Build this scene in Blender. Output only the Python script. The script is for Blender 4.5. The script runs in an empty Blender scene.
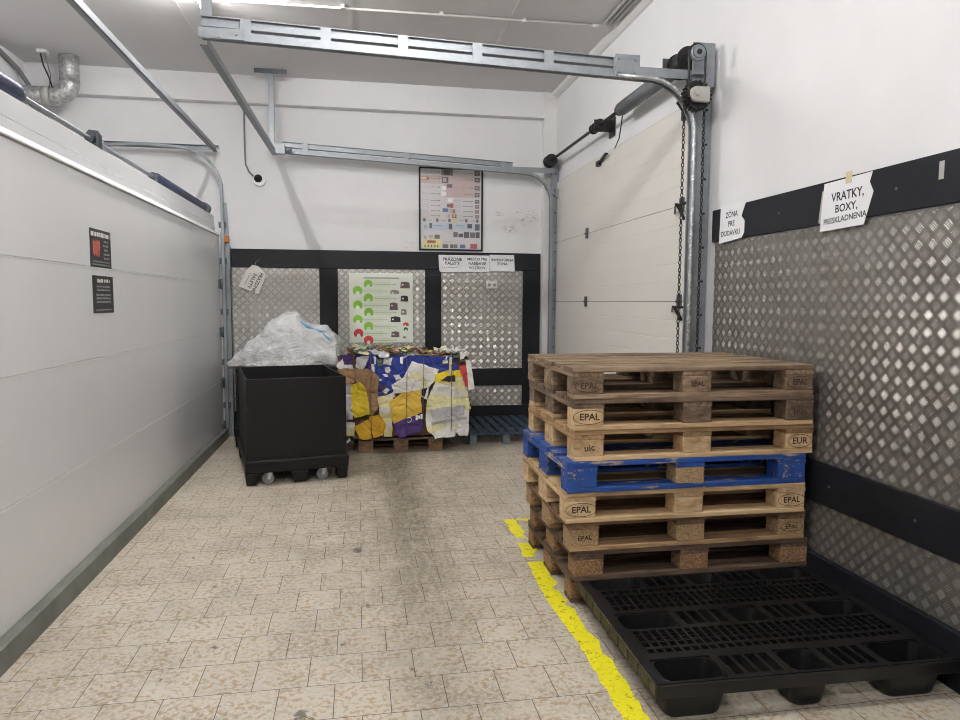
import bpy, bmesh, math, random
from mathutils import Vector, Matrix, noise
random.seed(7)
PI = math.pi
scn = bpy.context.scene
COL = scn.collection

# ------------------------------------------------------------------ materials
def lin(c):
    return tuple((x/12.92 if x <= .04045 else ((x+.055)/1.055)**2.4) for x in c)
def rgb(r, g, b):
    return lin((r/255, g/255, b/255)) + (1,)

class NT:
    """small node-tree builder"""
    def __init__(s, name):
        s.m = bpy.data.materials.new(name); s.m.use_nodes = True
        s.t = s.m.node_tree; s.n = s.t.nodes
        s.p = s.n['Principled BSDF']
    def new(s, typ, **kw):
        n = s.n.new(typ)
        for k, v in kw.items(): setattr(n, k, v)
        return n
    def link(s, a, b): s.t.links.new(a, b)
    def put(s, sock, v):
        if hasattr(v, 'links') or isinstance(v, bpy.types.NodeSocket): s.link(v, sock)
        else: sock.default_value = v
    def M(s, op, a, b=0.0, c=0.0, clamp=False):
        n = s.new('ShaderNodeMath', operation=op, use_clamp=clamp)
        s.put(n.inputs[0], a); s.put(n.inputs[1], b)
        if len(n.inputs) > 2: s.put(n.inputs[2], c)
        return n.outputs[0]
    def obj(s):
        return s.new('ShaderNodeTexCoord').outputs['Object']
    def xyz(s, v):
        n = s.new('ShaderNodeSeparateXYZ'); s.link(v, n.inputs[0]); return n.outputs
    def map(s, v, scale=(1,1,1), loc=(0,0,0)):
        n = s.new('ShaderNodeMapping'); s.link(v, n.inputs[0])
        s.put(n.inputs['Scale'], scale); s.put(n.inputs['Location'], loc)
        return n.outputs[0]
    def rnd(s):
        o = s.new('ShaderNodeObjectInfo')
        return o.outputs['Random']
    def noise(s, v, scale, detail=4, rough=.55, dist=0):
        n = s.new('ShaderNodeTexNoise'); s.link(v, n.inputs['Vector'])
        n.inputs['Scale'].default_value = scale; n.inputs['Detail'].default_value = detail
        n.inputs['Roughness'].default_value = rough; n.inputs['Distortion'].default_value = dist
        return n.outputs['Fac']
    def ramp(s, f, stops, interp='LINEAR'):
        n = s.new('ShaderNodeValToRGB'); s.link(f, n.inputs[0])
        cr = n.color_ramp; cr.interpolation = interp
        cr.elements[0].position = stops[0][0]; cr.elements[0].color = stops[0][1]
        cr.elements[1].position = stops[-1][0]; cr.elements[1].color = stops[-1][1]
        for p, c in stops[1:-1]:
            e = cr.elements.new(p); e.color = c
        return n.outputs[0]
    def step(s, f, a, b):
        n = s.new('ShaderNodeMapRange'); n.interpolation_type = 'SMOOTHSTEP'
        s.put(n.inputs['Value'], f); s.put(n.inputs['From Min'], a); s.put(n.inputs['From Max'], b)
        return n.outputs[0]
    def mix(s, f, a, b, mode='MIX'):
        n = s.new('ShaderNodeMix', data_type='RGBA', blend_type=mode)
        s.put(n.inputs['Factor'], f); s.put(n.inputs['A'], a) if False else None
        s.put(n.inputs[6], a); s.put(n.inputs[7], b)
        return n.outputs[2]
    def bump(s, h, strength=.3, dist=.01, normal=None):
        n = s.new('ShaderNodeBump'); n.inputs['Strength'].default_value = strength
        n.inputs['Distance'].default_value = dist; s.link(h, n.inputs['Height'])
        if normal is not None: s.link(normal, n.inputs['Normal'])
        s.link(n.outputs[0], s.p.inputs['Normal'])
        return n.outputs[0]
    def fin(s, col, rough=.5, metal=0.0, spec=.5):
        s.put(s.p.inputs['Base Color'], col); s.put(s.p.inputs['Roughness'], rough)
        s.put(s.p.inputs['Metallic'], metal); s.put(s.p.inputs['Specular IOR Level'], spec)
        return s.m

def plain(name, c, rough=.5, metal=0, spec=.5, nscale=0, namt=.12, bump=0, bscale=60):
    t = NT(name)
    o = t.obj(); col = c
    if nscale:
        f = t.noise(o, nscale, 5)
        d = tuple(x*(1-namt) for x in c[:3]) + (1,)
        l = tuple(min(1, x*(1+namt)) for x in c[:3]) + (1,)
        col = t.ramp(f, [(.3, d), (.7, l)])
    if bump: t.bump(t.noise(o, bscale, 4), bump, .01)
    return t.fin(col, rough, metal, spec)

def m_floor():
    t = NT('beige_floor_tiles'); o = t.obj()
    v = t.map(o, (1,1,1), (.000, -.143, 0))
    b = t.new('ShaderNodeTexBrick'); t.link(v, b.inputs['Vector'])
    b.offset = .5; b.inputs['Scale'].default_value = 1
    b.inputs['Brick Width'].default_value = .208; b.inputs['Row Height'].default_value = .225
    b.inputs['Mortar Size'].default_value = .0018; b.inputs['Mortar Smooth'].default_value = .25; b.inputs['Bias'].default_value = 0
    b.inputs['Color1'].default_value = (0,0,0,1); b.inputs['Color2'].default_value = (1,1,1,1); b.inputs['Mortar'].default_value = (.5,.5,.5,1)
    tone = t.ramp(b.outputs['Color'], [(0, rgb(188,181,168)), (1, rgb(197,190,177))])
    # brown flecks of the glaze
    f = t.noise(o, 44, 3, .55, .25)
    fl = t.step(f, .47, .60)
    f2 = t.noise(o, 9, 2)
    fl = t.M('MULTIPLY', fl, t.step(f2, .25, .6))
    col = t.mix(t.M('MULTIPLY', fl, .80), tone, rgb(164,138,102))
    # grime: general, and a dark band rubbed along the walkway
    x, y, z = t.xyz(o)
    g = t.step(t.noise(o, 2.3, 6, .65), .40, .68)
    fine = t.noise(o, 55, 3, .7)
    col = t.mix(t.M('MULTIPLY', t.M('MULTIPLY', g, t.step(fine, .36, .60)), .5), col, rgb(112,102,88))
    wob = t.M('MULTIPLY', t.M('SUBTRACT', t.noise(o, 1.1, 3), .5), .35)
    d = t.M('ABSOLUTE', t.M('SUBTRACT', t.M('ADD', x, wob), .34))
    band = t.M('SUBTRACT', 1.0, t.step(d, .02, .26))
    wide = t.M('SUBTRACT', 1.0, t.step(d, .3, 1.0))
    far = t.step(y, 1.8, 5.2)
    st = t.noise(t.map(o, (6, 1.6, 1)), 5, 6, .7)
    band = t.M('MULTIPLY', t.M('MULTIPLY', band, t.step(st, .36, .66)), t.M('ADD', .16, t.M('MULTIPLY', far, .34)))
    wide = t.M('MULTIPLY', t.M('MULTIPLY', wide, far), t.M('MULTIPLY', t.step(t.noise(o, 14, 5, .7), .35, .65), .42))
    col = t.mix(band, col, rgb(76,66,54)); col = t.mix(wide, col, rgb(104,90,72))
    # spots of dried dirt with ragged outlines
    rag = t.M('MULTIPLY', t.M('SUBTRACT', t.noise(o, 48, 4, .7), .5), .085)
    spots = None
    for sx, sy, r in ((-.02,4.07,.030),(-.26,4.35,.010),(.03,3.30,.010),(-.08,2.93,.010),(-.62,3.0,.012),(.26,2.55,.010),(-.22,2.43,.026),(-.18,2.40,.012),(-.78,2.75,.006),(-.75,3.65,.012),(.25,4.9,.012),(.62,3.0,.006),(.20,2.68,.010),(-.95,4.1,.008)):
        dd = t.M('SQRT', t.M('ADD', t.M('POWER', t.M('ABSOLUTE', t.M('SUBTRACT', x, sx)), 2.0), t.M('POWER', t.M('MULTIPLY', t.M('ABSOLUTE', t.M('SUBTRACT', y, sy)), .6), 2.0)))
        s1 = t.M('SUBTRACT', 1.0, t.step(t.M('ADD', dd, rag), r*.6, r*1.1))
        spots = s1 if spots is None else t.M('MAXIMUM', spots, s1)
    col = t.mix(t.M('MULTIPLY', spots, .72), col, rgb(52,48,44))
    mortar = b.outputs['Fac']
    col = t.mix(mortar, col, rgb(84,76,66))
    t.bump(t.M('SUBTRACT', 1.0, mortar), .4, .003)
    return t.fin(col, t.M('ADD', .42, t.M('MULTIPLY', f, .2)), 0, .4)

def m_plate(cell, base, name, slope=1.05, br=.28, bars=4.0):
    t = NT(name); o = t.obj(); x, y, z = t.xyz(o)
    k = 1/(math.sqrt(2)*cell)
    u = t.M('MULTIPLY', t.M('ADD', x, y), k); v = t.M('MULTIPLY', t.M('SUBTRACT', x, y), k)
    u = t.M('ADD', u, 200.0); v = t.M('ADD', v, 200.0)
    fu = t.M('FRACT', u); fv = t.M('FRACT', v)
    par = t.M('MODULO', t.M('ADD', t.M('FLOOR', u), t.M('FLOOR', v)), 2.0)
    inv = t.M('SUBTRACT', 1.0, par)
    a = t.M('ADD', t.M('MULTIPLY', fv, inv), t.M('MULTIPLY', fu, par))   # across the bars
    e = t.M('ADD', t.M('MULTIPLY', fu, inv), t.M('MULTIPLY', fv, par))   # along the bars
    a = t.M('DIVIDE', t.M('SUBTRACT', a, .15), .70)
    ina = t.M('MULTIPLY', t.M('GREATER_THAN', a, 0.0), t.M('LESS_THAN', a, 1.0))
    ph = t.M('DIVIDE', t.M('SUBTRACT', t.M('FRACT', t.M('MULTIPLY', a, bars)), .22), .56)
    ina = t.M('MULTIPLY', ina, t.M('MULTIPLY', t.M('GREATER_THAN', ph, 0.0), t.M('LESS_THAN', ph, 1.0)))
    ph = t.M('MULTIPLY', ph, PI)
    end = t.M('SUBTRACT', 1.0, t.step(t.M('ABSOLUTE', t.M('SUBTRACT', e, .5)), .29, .36))
    mask = t.M('MULTIPLY', end, ina)
    h = t.M('MULTIPLY', t.M('SINE', ph), mask)
    sl = t.M('MULTIPLY', t.M('MULTIPLY', t.M('COSINE', ph), mask), slope)
    # uneven sheet: a little waviness of the flat metal
    wv = t.M('MULTIPLY', t.M('SUBTRACT', t.noise(o, 4.0, 2), .5), .10)
    c = .70710678
    nx = t.M('ADD', t.M('MULTIPLY', sl, -c), wv)
    sgn = t.M('SUBTRACT', t.M('MULTIPLY', inv, 2.0), 1.0)                # +1 for one lay of the bars, -1 for the other
    ny = t.M('ADD', t.M('MULTIPLY', t.M('MULTIPLY', sl, c), sgn), wv)
    cx = t.new('ShaderNodeCombineXYZ'); t.put(cx.inputs[0], nx); t.put(cx.inputs[1], ny); t.put(cx.inputs[2], 1.0)
    vt = t.new('ShaderNodeVectorTransform', vector_type='NORMAL', convert_from='OBJECT', convert_to='WORLD'); t.link(cx.outputs[0], vt.inputs[0])
    nn = t.new('ShaderNodeVectorMath', operation='NORMALIZE'); t.link(vt.outputs[0], nn.inputs[0])
    t.link(nn.outputs[0], t.p.inputs['Normal'])
    n1 = t.noise(o, 5, 5, .6); n2 = t.noise(o, 1.6, 3)
    col = t.mix(t.step(n1, .38, .7), base, tuple(k*.80 for k in base[:3]) + (1,))
    col = t.mix(t.M('MULTIPLY', t.step(n2, .5, .68), .28), col, rgb(134,120,102))
    bright = tuple(min(.92, k*2.4) for k in base[:3]) + (1,)
    col = t.mix(t.M('MULTIPLY', h, .9), col, bright)          # worn, polished bar tops
    rough = t.M('SUBTRACT', .50, t.M('MULTIPLY', mask, .5-br))
    return t.fin(col, rough, .8, .5)

def m_wood(name, dark, mid, light, axis='x', stain=.4, dirt=rgb(62,52,44)):
    t = NT(name); o = t.obj(); r = t.rnd()
    off = t.new('ShaderNodeCombineXYZ')
    for i, k in enumerate((13.0, 7.0, 29.0)): t.put(off.inputs[i], t.M('MULTIPLY', r, k))
    sc = {'x': (1.6,26,26), 'y': (26,1.6,26), 'z': (26,26,1.6), 'b': (9,20,20)}[axis]
    v = t.map(o, sc, (0,0,0))
    va = t.new('ShaderNodeVectorMath', operation='ADD'); t.link(v, va.inputs[0]); t.link(off.outputs[0], va.inputs[1])
    v = va.outputs[0]
    f = t.noise(v, 1.6, 7, .65, .6)
    col = t.ramp(f, [(.28, dark), (.5, mid), (.72, light)])
    vo = t.new('ShaderNodeVectorMath', operation='ADD'); t.link(o, vo.inputs[0]); t.link(off.outputs[0], vo.inputs[1])
    s = t.step(t.noise(vo.outputs[0], 4.5, 5, .65), .46, .72)
    col = t.mix(t.M('MULTIPLY', s, stain), col, dirt)
    col = t.mix(t.M('MULTIPLY', t.step(t.noise(v, 3.2, 5, .7), .56, .68), .55), col, dark)
    h = t.new('ShaderNodeHueSaturation'); t.put(h.inputs['Value'], t.M('ADD', .86, t.M('MULTIPLY', r, .28))); t.link(col, h.inputs['Color'])
    t.bump(f, .35, .004)
    return t.fin(h.outputs[0], .78, 0, .25)

def m_chip(name, dark, mid, light):
    t = NT(name); o = t.obj()
    f = t.noise(o, 95, 5, .75, .5); g = t.noise(t.map(o, (40,40,140)), 1.5, 3)
    col = t.ramp(t.M('ADD', t.M('MULTIPLY', f, .7), t.M('MULTIPLY', g, .3)), [(.36, dark), (.5, mid), (.66, light)])
    t.bump(f, .5, .004)
    return t.fin(col, .85, 0, .2)

def m_bluewood(name, axis, wear=.57, blue=rgb(30,66,150)):
    t = NT(name); o = t.obj()
    sc = {'x': (2.5,30,30), 'y': (30,2.5,30), 'b': (18,18,26)}[axis]
    f = t.noise(t.map(o, sc), 1.4, 6, .7, .5)
    g = t.noise(o, 11, 5, .7)
    w = t.step(t.M('ADD', t.M('MULTIPLY', f, .6), t.M('MULTIPLY', g, .4)), wear, wear+.07)
    b2 = t.mix(t.step(g, .35, .7), blue, tuple(c*.6 for c in blue[:3]) + (1,))
    col = t.mix(w, b2, rgb(166,148,124))
    t.bump(f, .3, .004)
    return t.fin(col, .6, 0, .35)

def m_wall(name, c, dirt=.12):
    t = NT(name); o = t.obj()
    f = t.noise(o, 1.3, 6, .6); g = t.noise(o, 9, 6, .75)
    d = tuple(k*.93 for k in c[:3]) + (1,)
    col = t.ramp(f, [(.3, d), (.65, c)])
    col = t.mix(t.M('MULTIPLY', t.step(g, .62, .78), dirt), col, rgb(120,116,112))
    t.bump(t.noise(o, 45, 4), .10, .006)
    return t.fin(col, .75, 0, .3)

def m_wall_scuffed(name, c, marks):
    m = m_wall(name, c); t = NT.__new__(NT); t.m = m; t.t = m.node_tree; t.n = t.t.nodes; t.p = t.n['Principled BSDF']
    base = t.p.inputs['Base Color'].links[0].from_socket
    o = t.obj(); x, y, z = t.xyz(o); st = None
    for (mx, mz, r) in marks:
        dx = t.M('POWER', t.M('ABSOLUTE', t.M('SUBTRACT', x, mx)), 2.0); dz = t.M('POWER', t.M('ABSOLUTE', t.M('MULTIPLY', t.M('SUBTRACT', z, mz), 1.6)), 2.0)
        d = t.M('SQRT', t.M('ADD', dx, dz))
        k = t.M('SUBTRACT', 1.0, t.step(d, r*.3, r))
        st = k if st is None else t.M('MAXIMUM', st, k)
    n = t.step(t.noise(t.map(o, (1,1,2.2)), 16, 6, .75, .8), .50, .62)
    t.link(t.mix(t.M('MULTIPLY', t.M('MULTIPLY', st, n), .55), base, rgb(112,106,100)), t.p.inputs['Base Color'])
    return m

def m_galv(name='galvanised_steel', c=rgb(152,157,162), rough=.48):
    t = NT(name); o = t.obj()
    f = t.noise(o, 22, 4, .6)
    col = t.ramp(f, [(.3, tuple(k*.8 for k in c[:3])+(1,)), (.7, c)])
    return t.fin(col, t.M('ADD', rough-.08, t.M('MULTIPLY', f, .2)), .6, .5)

def m_spring(name, c):
    t = NT(name); o = t.obj(); x, y, z = t.xyz(o)
    h = t.M('SINE', t.M('MULTIPLY', y, 2*PI/.0085))
    t.bump(h, .7, .003)
    return t.fin(c, .45, .35, .5)

def m_foil(name):
    t = NT(name); o = t.obj()
    w = t.new('ShaderNodeTexVoronoi'); w.inputs['Scale'].default_value = 55; t.link(o, w.inputs['Vector'])
    f = t.noise(o, 30, 4)
    col = t.ramp(f, [(.3, rgb(150,150,150)), (.7, rgb(205,205,205))])
    t.bump(t.M('ADD', w.outputs['Distance'], f), .5, .008)
    return t.fin(col, .45, .6, .5)

def m_bag(name):
    t = NT(name); o = t.obj()
    f = t.noise(t.map(o, (1,1,1.5)), 3.2, 5, .55, 1.0)
    w = t.noise(t.map(o, (1.2,1,2.2)), 7, 5, .6, 2.5)
    col = t.ramp(f, [(.30, rgb(178,178,179)), (.46, rgb(218,218,218)), (.62, rgb(240,240,241))])
    t.bump(t.M('ADD', f, t.M('MULTIPLY', w, .9)), .6, .05)
    t.p.inputs['Transmission Weight'].default_value = .12
    t.p.inputs['IOR'].default_value = 1.3
    return t.fin(col, .2, 0, .6)

def m_layers(name):
    """squashed cardboard seen edge-on"""
    t = NT(name); o = t.obj()
    v = t.map(o, (5, 5, 46))
    vo = t.new('ShaderNodeTexVoronoi'); vo.inputs['Scale'].default_value = 1.2; t.link(v, vo.inputs['Vector'])
    bw = t.xyz(vo.outputs['Color'])[0]
    col = t.ramp(bw, [(0, rgb(66,50,38)), (.16, rgb(150,118,82)), (.34, rgb(196,188,176)), (.5, rgb(120,92,64)), (.62, rgb(60,58,90)), (.72, rgb(206,190,110)), (.84, rgb(214,210,204)), (1, rgb(90,70,52))], 'CONSTANT')
    t.bump(vo.outputs['Distance'], .8, .02)
    return t.fin(col, .8, 0, .3)

def m_emit(name, c, s):
    t = NT(name)
    t.p.inputs['Emission Color'].default_value = c; t.p.inputs['Emission Strength'].default_value = s
    return t.fin((.9,.9,.9,1), .4)

def m_sheet(name, c, stripes=None, rough=.6):
    t = NT(name); o = t.obj()
    f = t.noise(o, 7, 5, .6, .5)
    col = t.ramp(f, [(.3, tuple(k*.80 for k in c[:3])+(1,)), (.6, c)])
    if stripes:
        x, y, z = t.xyz(o)
        s = t.M('ADD', t.M('MULTIPLY', z, stripes[1]), t.M('MULTIPLY', t.noise(o, 2.0, 2), 3.0))
        col = t.mix(t.step(t.M('PINGPONG', s, 1.0), .55, .62), col, stripes[0])
    w = t.new('ShaderNodeTexVoronoi', feature='DISTANCE_TO_EDGE'); w.inputs['Scale'].default_value = 6.5; t.link(o, w.inputs['Vector'])
    t.bump(t.M('ADD', f, t.M('MULTIPLY', t.M('MINIMUM', w.outputs['Distance'], .12), 2.5)), .6, .03)
    return t.fin(col, rough, 0, .4)

MAT = {}
MAT['floor'] = m_floor()
MAT['wall'] = m_wall('white_wall_paint', rgb(226,226,228))
MAT['ceil'] = m_wall('ceiling_paint', rgb(216,215,215), .03)
MAT['trim_white'] = plain('white_trim_paint', rgb(222,221,219), .55, nscale=4, namt=.05)
MAT['plate_r'] = m_plate(.0500, rgb(142,139,135), 'aluminium_tread_plate_fine')
MAT['plate_b'] = m_plate(.060, rgb(166,164,160), 'aluminium_tread_plate_coarse', .72, .31)
MAT['black_board'] = plain('black_board', rgb(25,27,32), .5, 0, .25, nscale=3, namt=.15, bump=.05)
MAT['black_plastic'] = plain('black_plastic', rgb(15,15,16), .45, nscale=8, namt=.2, bump=.06, bscale=150)
MAT['cart_plastic'] = plain('charcoal_plastic', rgb(14,14,16), .5, 0, .3, nscale=3, namt=.12)
MAT['olive_dust'] = plain('dusty_plastic_edge', rgb(62,57,36), .75, nscale=30, namt=.4)
MAT['galv'] = m_galv()
MAT['galv_dark'] = m_galv('dull_zinc', rgb(98,103,109), .5)
MAT['curb'] = plain('grey_green_steel', rgb(112,114,108), .6, .15, nscale=6, namt=.2)
MAT['door'] = plain('door_panel_grey_white', rgb(216,217,219), .38, nscale=1.2, namt=.03)
MAT['door2'] = plain('door_panel_ivory', rgb(214,211,205), .5, nscale=1.5, namt=.03)
MAT['door_edge'] = plain('door_edge_white', rgb(232,232,232), .4)
MAT['seal'] = plain('black_rubber', rgb(24,24,25), .7)
MAT['spring_blue'] = m_spring('blue_painted_spring', rgb(58,66,96))
MAT['spring_grey'] = m_spring('grey_spring', rgb(112,115,120))
MAT['iron'] = plain('blackened_iron', rgb(48,47,48), .45, .6, nscale=20, namt=.2)
MAT['iron_light'] = plain('grey_cast_housing', rgb(176,174,170), .5, .3, nscale=14, namt=.1)
MAT['foil'] = m_foil('crinkled_aluminium_foil')
MAT['grey_cable'] = plain('grey_cable', rgb(120,120,122), .6)
MAT['white_pvc'] = plain('white_conduit', rgb(205,204,202), .45)
MAT['orange'] = plain('orange_rubber', rgb(186,112,52), .6)
MAT['paper'] = plain('white_paper', rgb(228,228,232), .6, nscale=5, namt=.03)
MAT['paper_warm'] = plain('warm_white_paper', rgb(222,219,214), .6, nscale=5, namt=.04)
MAT['ink'] = plain('black_ink', rgb(40,40,44), .6)
MAT['white_ink'] = plain('white_ink', rgb(224,222,220), .6)
MAT['grey_ink'] = plain('grey_ink', rgb(150,148,150), .6)
MAT['tape'] = plain('clear_tape', rgb(206,198,160), .25)
MAT['grey_tape'] = plain('grey_tape', rgb(170,168,164), .4)
def m_yellow():
    t = NT('yellow_floor_tape'); o = t.obj()
    f = t.noise(o, 34, 5, .7, 1.0)
    col = t.ramp(f, [(.34, rgb(120,112,40)), (.43, rgb(232,222,34)), (.7, rgb(240,230,50))])
    return t.fin(col, .5, 0, .4)
MAT['yellow_tape'] = m_yellow()
MAT['bag'] = m_bag('crumpled_clear_film')
MAT['bag_blue'] = plain('light_blue_tape', rgb(120,180,215), .3)
MAT['layers'] = m_layers('squashed_cardboard_layers')
MAT['wheel'] = plain('grey_rubber_wheel', rgb(120,122,124), .55)
MAT['fork'] = plain('zinc_fork', rgb(196,196,194), .4, .5)
MAT['lamp'] = m_emit('lit_lamp_diffuser', (1.0,.985,.96,1), 120.0)
MAT['socket'] = plain('white_socket_plastic', rgb(226,226,224), .35)

WOODS = {
 'aged':  (rgb(76,62,50), rgb(132,110,90), rgb(168,146,122)),
 'aged2': (rgb(66,54,46), rgb(106,88,74), rgb(136,117,99)),
 'mid':   (rgb(108,82,58), rgb(160,128,94), rgb(188,158,122)),
 'light': (rgb(146,116,84), rgb(190,160,122), rgb(212,186,150)),
 'fresh': (rgb(160,128,92), rgb(202,172,132), rgb(220,196,160)),
 'old':   (rgb(58,46,38), rgb(96,78,63), rgb(128,106,88)),
 'brown': (rgb(80,60,46), rgb(128,100,76), rgb(156,126,98)),
}
_w = {}
def wood(kind, axis):
    k = (kind, axis)
    if k not in _w:
        if kind == 'blue': _w[k] = m_bluewood('blue_painted_wood_'+axis, axis, .53, rgb(38,76,148))
        elif kind == 'dullblue': _w[k] = m_bluewood('faded_blue_wood_'+axis, axis, .62, rgb(58,74,92))
        elif kind == 'chip': _w[k] = m_chip('pressed_chip_block', rgb(84,60,42), rgb(136,104,76), rgb(180,148,112))
        elif kind == 'chip_light': _w[k] = m_chip('pale_pressed_chip_block', rgb(120,94,66), rgb(168,140,106), rgb(200,176,142))
        else: _w[k] = m_wood('%s_pallet_wood_%s' % (kind, axis), *WOODS[kind], axis=axis, stain={'fresh':.22,'light':.32,'mid':.42}.get(kind, .6))
    return _w[k]

# ------------------------------------------------------------------ mesh helpers
class MB:
    def __init__(s): s.v = []; s.f = []; s.mi = []; s.sm = []
    def add(s, vs, fs, mi=0, smooth=False):
        b = len(s.v); s.v += [tuple(v) for v in vs]
        for f in fs: s.f.append([b+i for i in f]); s.mi.append(mi); s.sm.append(smooth)
        return s
    def box(s, x0, y0, z0, x1, y1, z1, mi=0):
        x0, x1 = min(x0,x1), max(x0,x1); y0, y1 = min(y0,y1), max(y0,y1); z0, z1 = min(z0,z1), max(z0,z1)
        vs = [(x0,y0,z0),(x1,y0,z0),(x1,y1,z0),(x0,y1,z0),(x0,y0,z1),(x1,y0,z1),(x1,y1,z1),(x0,y1,z1)]
        return s.add(vs, [(0,3,2,1),(4,5,6,7),(0,1,5,4),(1,2,6,5),(2,3,7,6),(3,0,4,7)], mi)
    def obox(s, M, sx, sy, sz, mi=0):
        c = MB().box(-sx/2,-sy/2,-sz/2,sx/2,sy/2,sz/2)
        return s.add([M @ Vector(v) for v in c.v], c.f, mi)
    def bar(s, a, b, w, h, up=(0,0,1), mi=0):
        a, b = Vector(a), Vector(b); d = (b-a); L = d.length; d.normalize()
        u = Vector(up); r = d.cross(u)
        if r.length < 1e-4: r = d.cross(Vector((1,0,0)))
        r.normalize(); u = r.cross(d)
        M = Matrix((r, d, u)).transposed().to_4x4(); M.translation = (a+b)/2
        return s.obox(M, w, L, h, mi)
    def tube(s, pts, r, n=10, mi=0, caps=True, closed=False):
        pts = [Vector(p) for p in pts]; N = len(pts)
        rr = r if isinstance(r, (list, tuple)) else [r]*N
        d0 = (pts[1]-pts[0]).normalized()
        ref = Vector((0,0,1)) if abs(d0.z) < .9 else Vector((1,0,0))
        rings = []
        for i, p in enumerate(pts):
            if closed: d = (pts[(i+1) % N]-pts[i-1])
            elif i == 0: d = pts[1]-pts[0]
            elif i == N-1: d = pts[-1]-pts[-2]
            else: d = (pts[i+1]-pts[i]).normalized()+(pts[i]-pts[i-1]).normalized()
            d.normalize()
            a = d.cross(ref)
            if a.length < 1e-4: a = d.cross(Vector((0,1,0)))
            a.normalize(); b = a.cross(d).normalized(); ref = b
            rings.append([p + (a*math.cos(2*PI*k/n)+b*math.sin(2*PI*k/n))*rr[i] for k in range(n)])
        vs = [v for ring in rings for v in ring]; fs = []
        for i in range(N if closed else N-1):
            j = (i+1) % N
            for k in range(n):
                fs.append((i*n+k, i*n+(k+1) % n, j*n+(k+1) % n, j*n+k))
        b0 = len(s.v); s.add(vs, fs, mi, True)
        if caps and not closed:
            s.f.append([b0+k for k in range(n-1,-1,-1)]); s.mi.append(mi); s.sm.append(False)
            s.f.append([b0+(N-1)*n+k for k in range(n)]); s.mi.append(mi); s.sm.append(False)
        return s
    def cyl(s, a, b, r, n=16, mi=0): return s.tube([a, b], r, n, mi)
    def prism(s, poly, z0, z1, mi=0, M=None):
        n = len(poly)
        A = sum(poly[i][0]*poly[(i+1) % n][1]-poly[(i+1) % n][0]*poly[i][1] for i in range(n))
        if A < 0: poly = poly[::-1]
        vs = [Vector((p[0],p[1],z0)) for p in poly]+[Vector((p[0],p[1],z1)) for p in poly]
        if M: vs = [M @ v for v in vs]
        fs = [tuple(range(n-1,-1,-1)), tuple(range(n,2*n))]+[(i,(i+1) % n,n+(i+1) % n,n+i) for i in range(n)]
        return s.add(vs, fs, mi)
    def disc(s, cx, cy, r, z0, z1, n=20, mi=0, a0=0, a1=2*PI):
        full = abs(a1-a0-2*PI) < 1e-6
        poly = [(cx+r*math.cos(a0+(a1-a0)*k/n), cy+r*math.sin(a0+(a1-a0)*k/n)) for k in range(n if full else n+1)]
        if not full: poly.append((cx,cy))
        return s.prism(poly, z0, z1, mi)
    def ring(s, cx, cy, rx, ry, w, z0, z1, n=28, mi=0):
        o = [(cx+rx*math.cos(2*PI*k/n), cy+ry*math.sin(2*PI*k/n)) for k in range(n)]
        i = [(cx+(rx-w)*math.cos(2*PI*k/n), cy+(ry-w)*math.sin(2*PI*k/n)) for k in range(n)]
        vs = [(p[0],p[1],z1) for p in o]+[(p[0],p[1],z1) for p in i]
        return s.add(vs, [(k,(k+1) % n,n+(k+1) % n,n+k) for k in range(n)], mi)
    def build(s, name, mats, parent=None, bevel=0, seg=1, loc=None):
        me = bpy.data.meshes.new(name); me.from_pydata(s.v, [], s.f)
        for m in (mats if isinstance(mats, (list, tuple)) else [mats]): me.materials.append(m)
        me.polygons.foreach_set('material_index', s.mi); me.polygons.foreach_set('use_smooth', s.sm)
        me.update()
        o = bpy.data.objects.new(name, me); COL.objects.link(o)
        if parent: o.parent = parent
        if loc: o.location = loc
        if bevel:
            b = o.modifiers.new('edge', 'BEVEL'); b.width = bevel; b.segments = seg; b.limit_method = 'ANGLE'; b.angle_limit = .7
        return o

def tag(o, label=None, cat=None, group=None, kind=None):
    if label: o['label'] = label
    if cat: o['category'] = cat
    if group: o['group'] = group
    if kind: o['kind'] = kind
    return o
def thing(name, label, cat, loc=(0,0,0), rz=0, group=None, M=None):
    o = bpy.data.objects.new(name, None); COL.objects.link(o); o.empty_display_size = .1
    if M is not None: o.matrix_world = M
    else: o.location = loc; o.rotation_euler = (0,0,rz)
    return tag(o, label, cat, group)
def frame(origin, right, up):
    r = Vector(right).normalized(); u = Vector(up).normalized(); n = r.cross(u)
    M = Matrix((r, u, n)).transposed().to_4x4(); M.translation = Vector(origin)
    return M
BACK = ((1,0,0),(0,0,1)); RIGHT = ((0,-1,0),(0,0,1)); LEFT = ((0,1,0),(0,0,1))

def text_geo(txt, size, align='CENTER', spacing=1.0):
    c = bpy.data.curves.new('lettering', 'FONT'); c.body = txt; c.size = size
    c.align_x = align; c.align_y = 'CENTER'; c.space_character = spacing; c.resolution_u = 2; c.offset = size*.02
    o = bpy.data.objects.new('lettering', c); COL.objects.link(o)
    dg = bpy.context.evaluated_depsgraph_get()
    me = bpy.data.meshes.new_from_object(o.evaluated_get(dg))
    vs = [tuple(v.co) for v in me.vertices]; fs = [tuple(p.vertices) for p in me.polygons]
    bpy.data.objects.remove(o); bpy.data.curves.remove(c); bpy.data.meshes.remove(me)
    return vs, fs
def add_text(mb, txt, size, x, y, z, mi=0, rot=0, sx=1.0, M=None):
    vs, fs = text_geo(txt, size)
    c, s = math.cos(rot), math.sin(rot)
    vs = [Vector((x+c*v[0]*sx-s*v[1], y+s*v[0]*sx+c*v[1], z)) for v in vs]
    if M: vs = [M @ v for v in vs]
    mb.add(vs, fs, mi)
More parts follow.
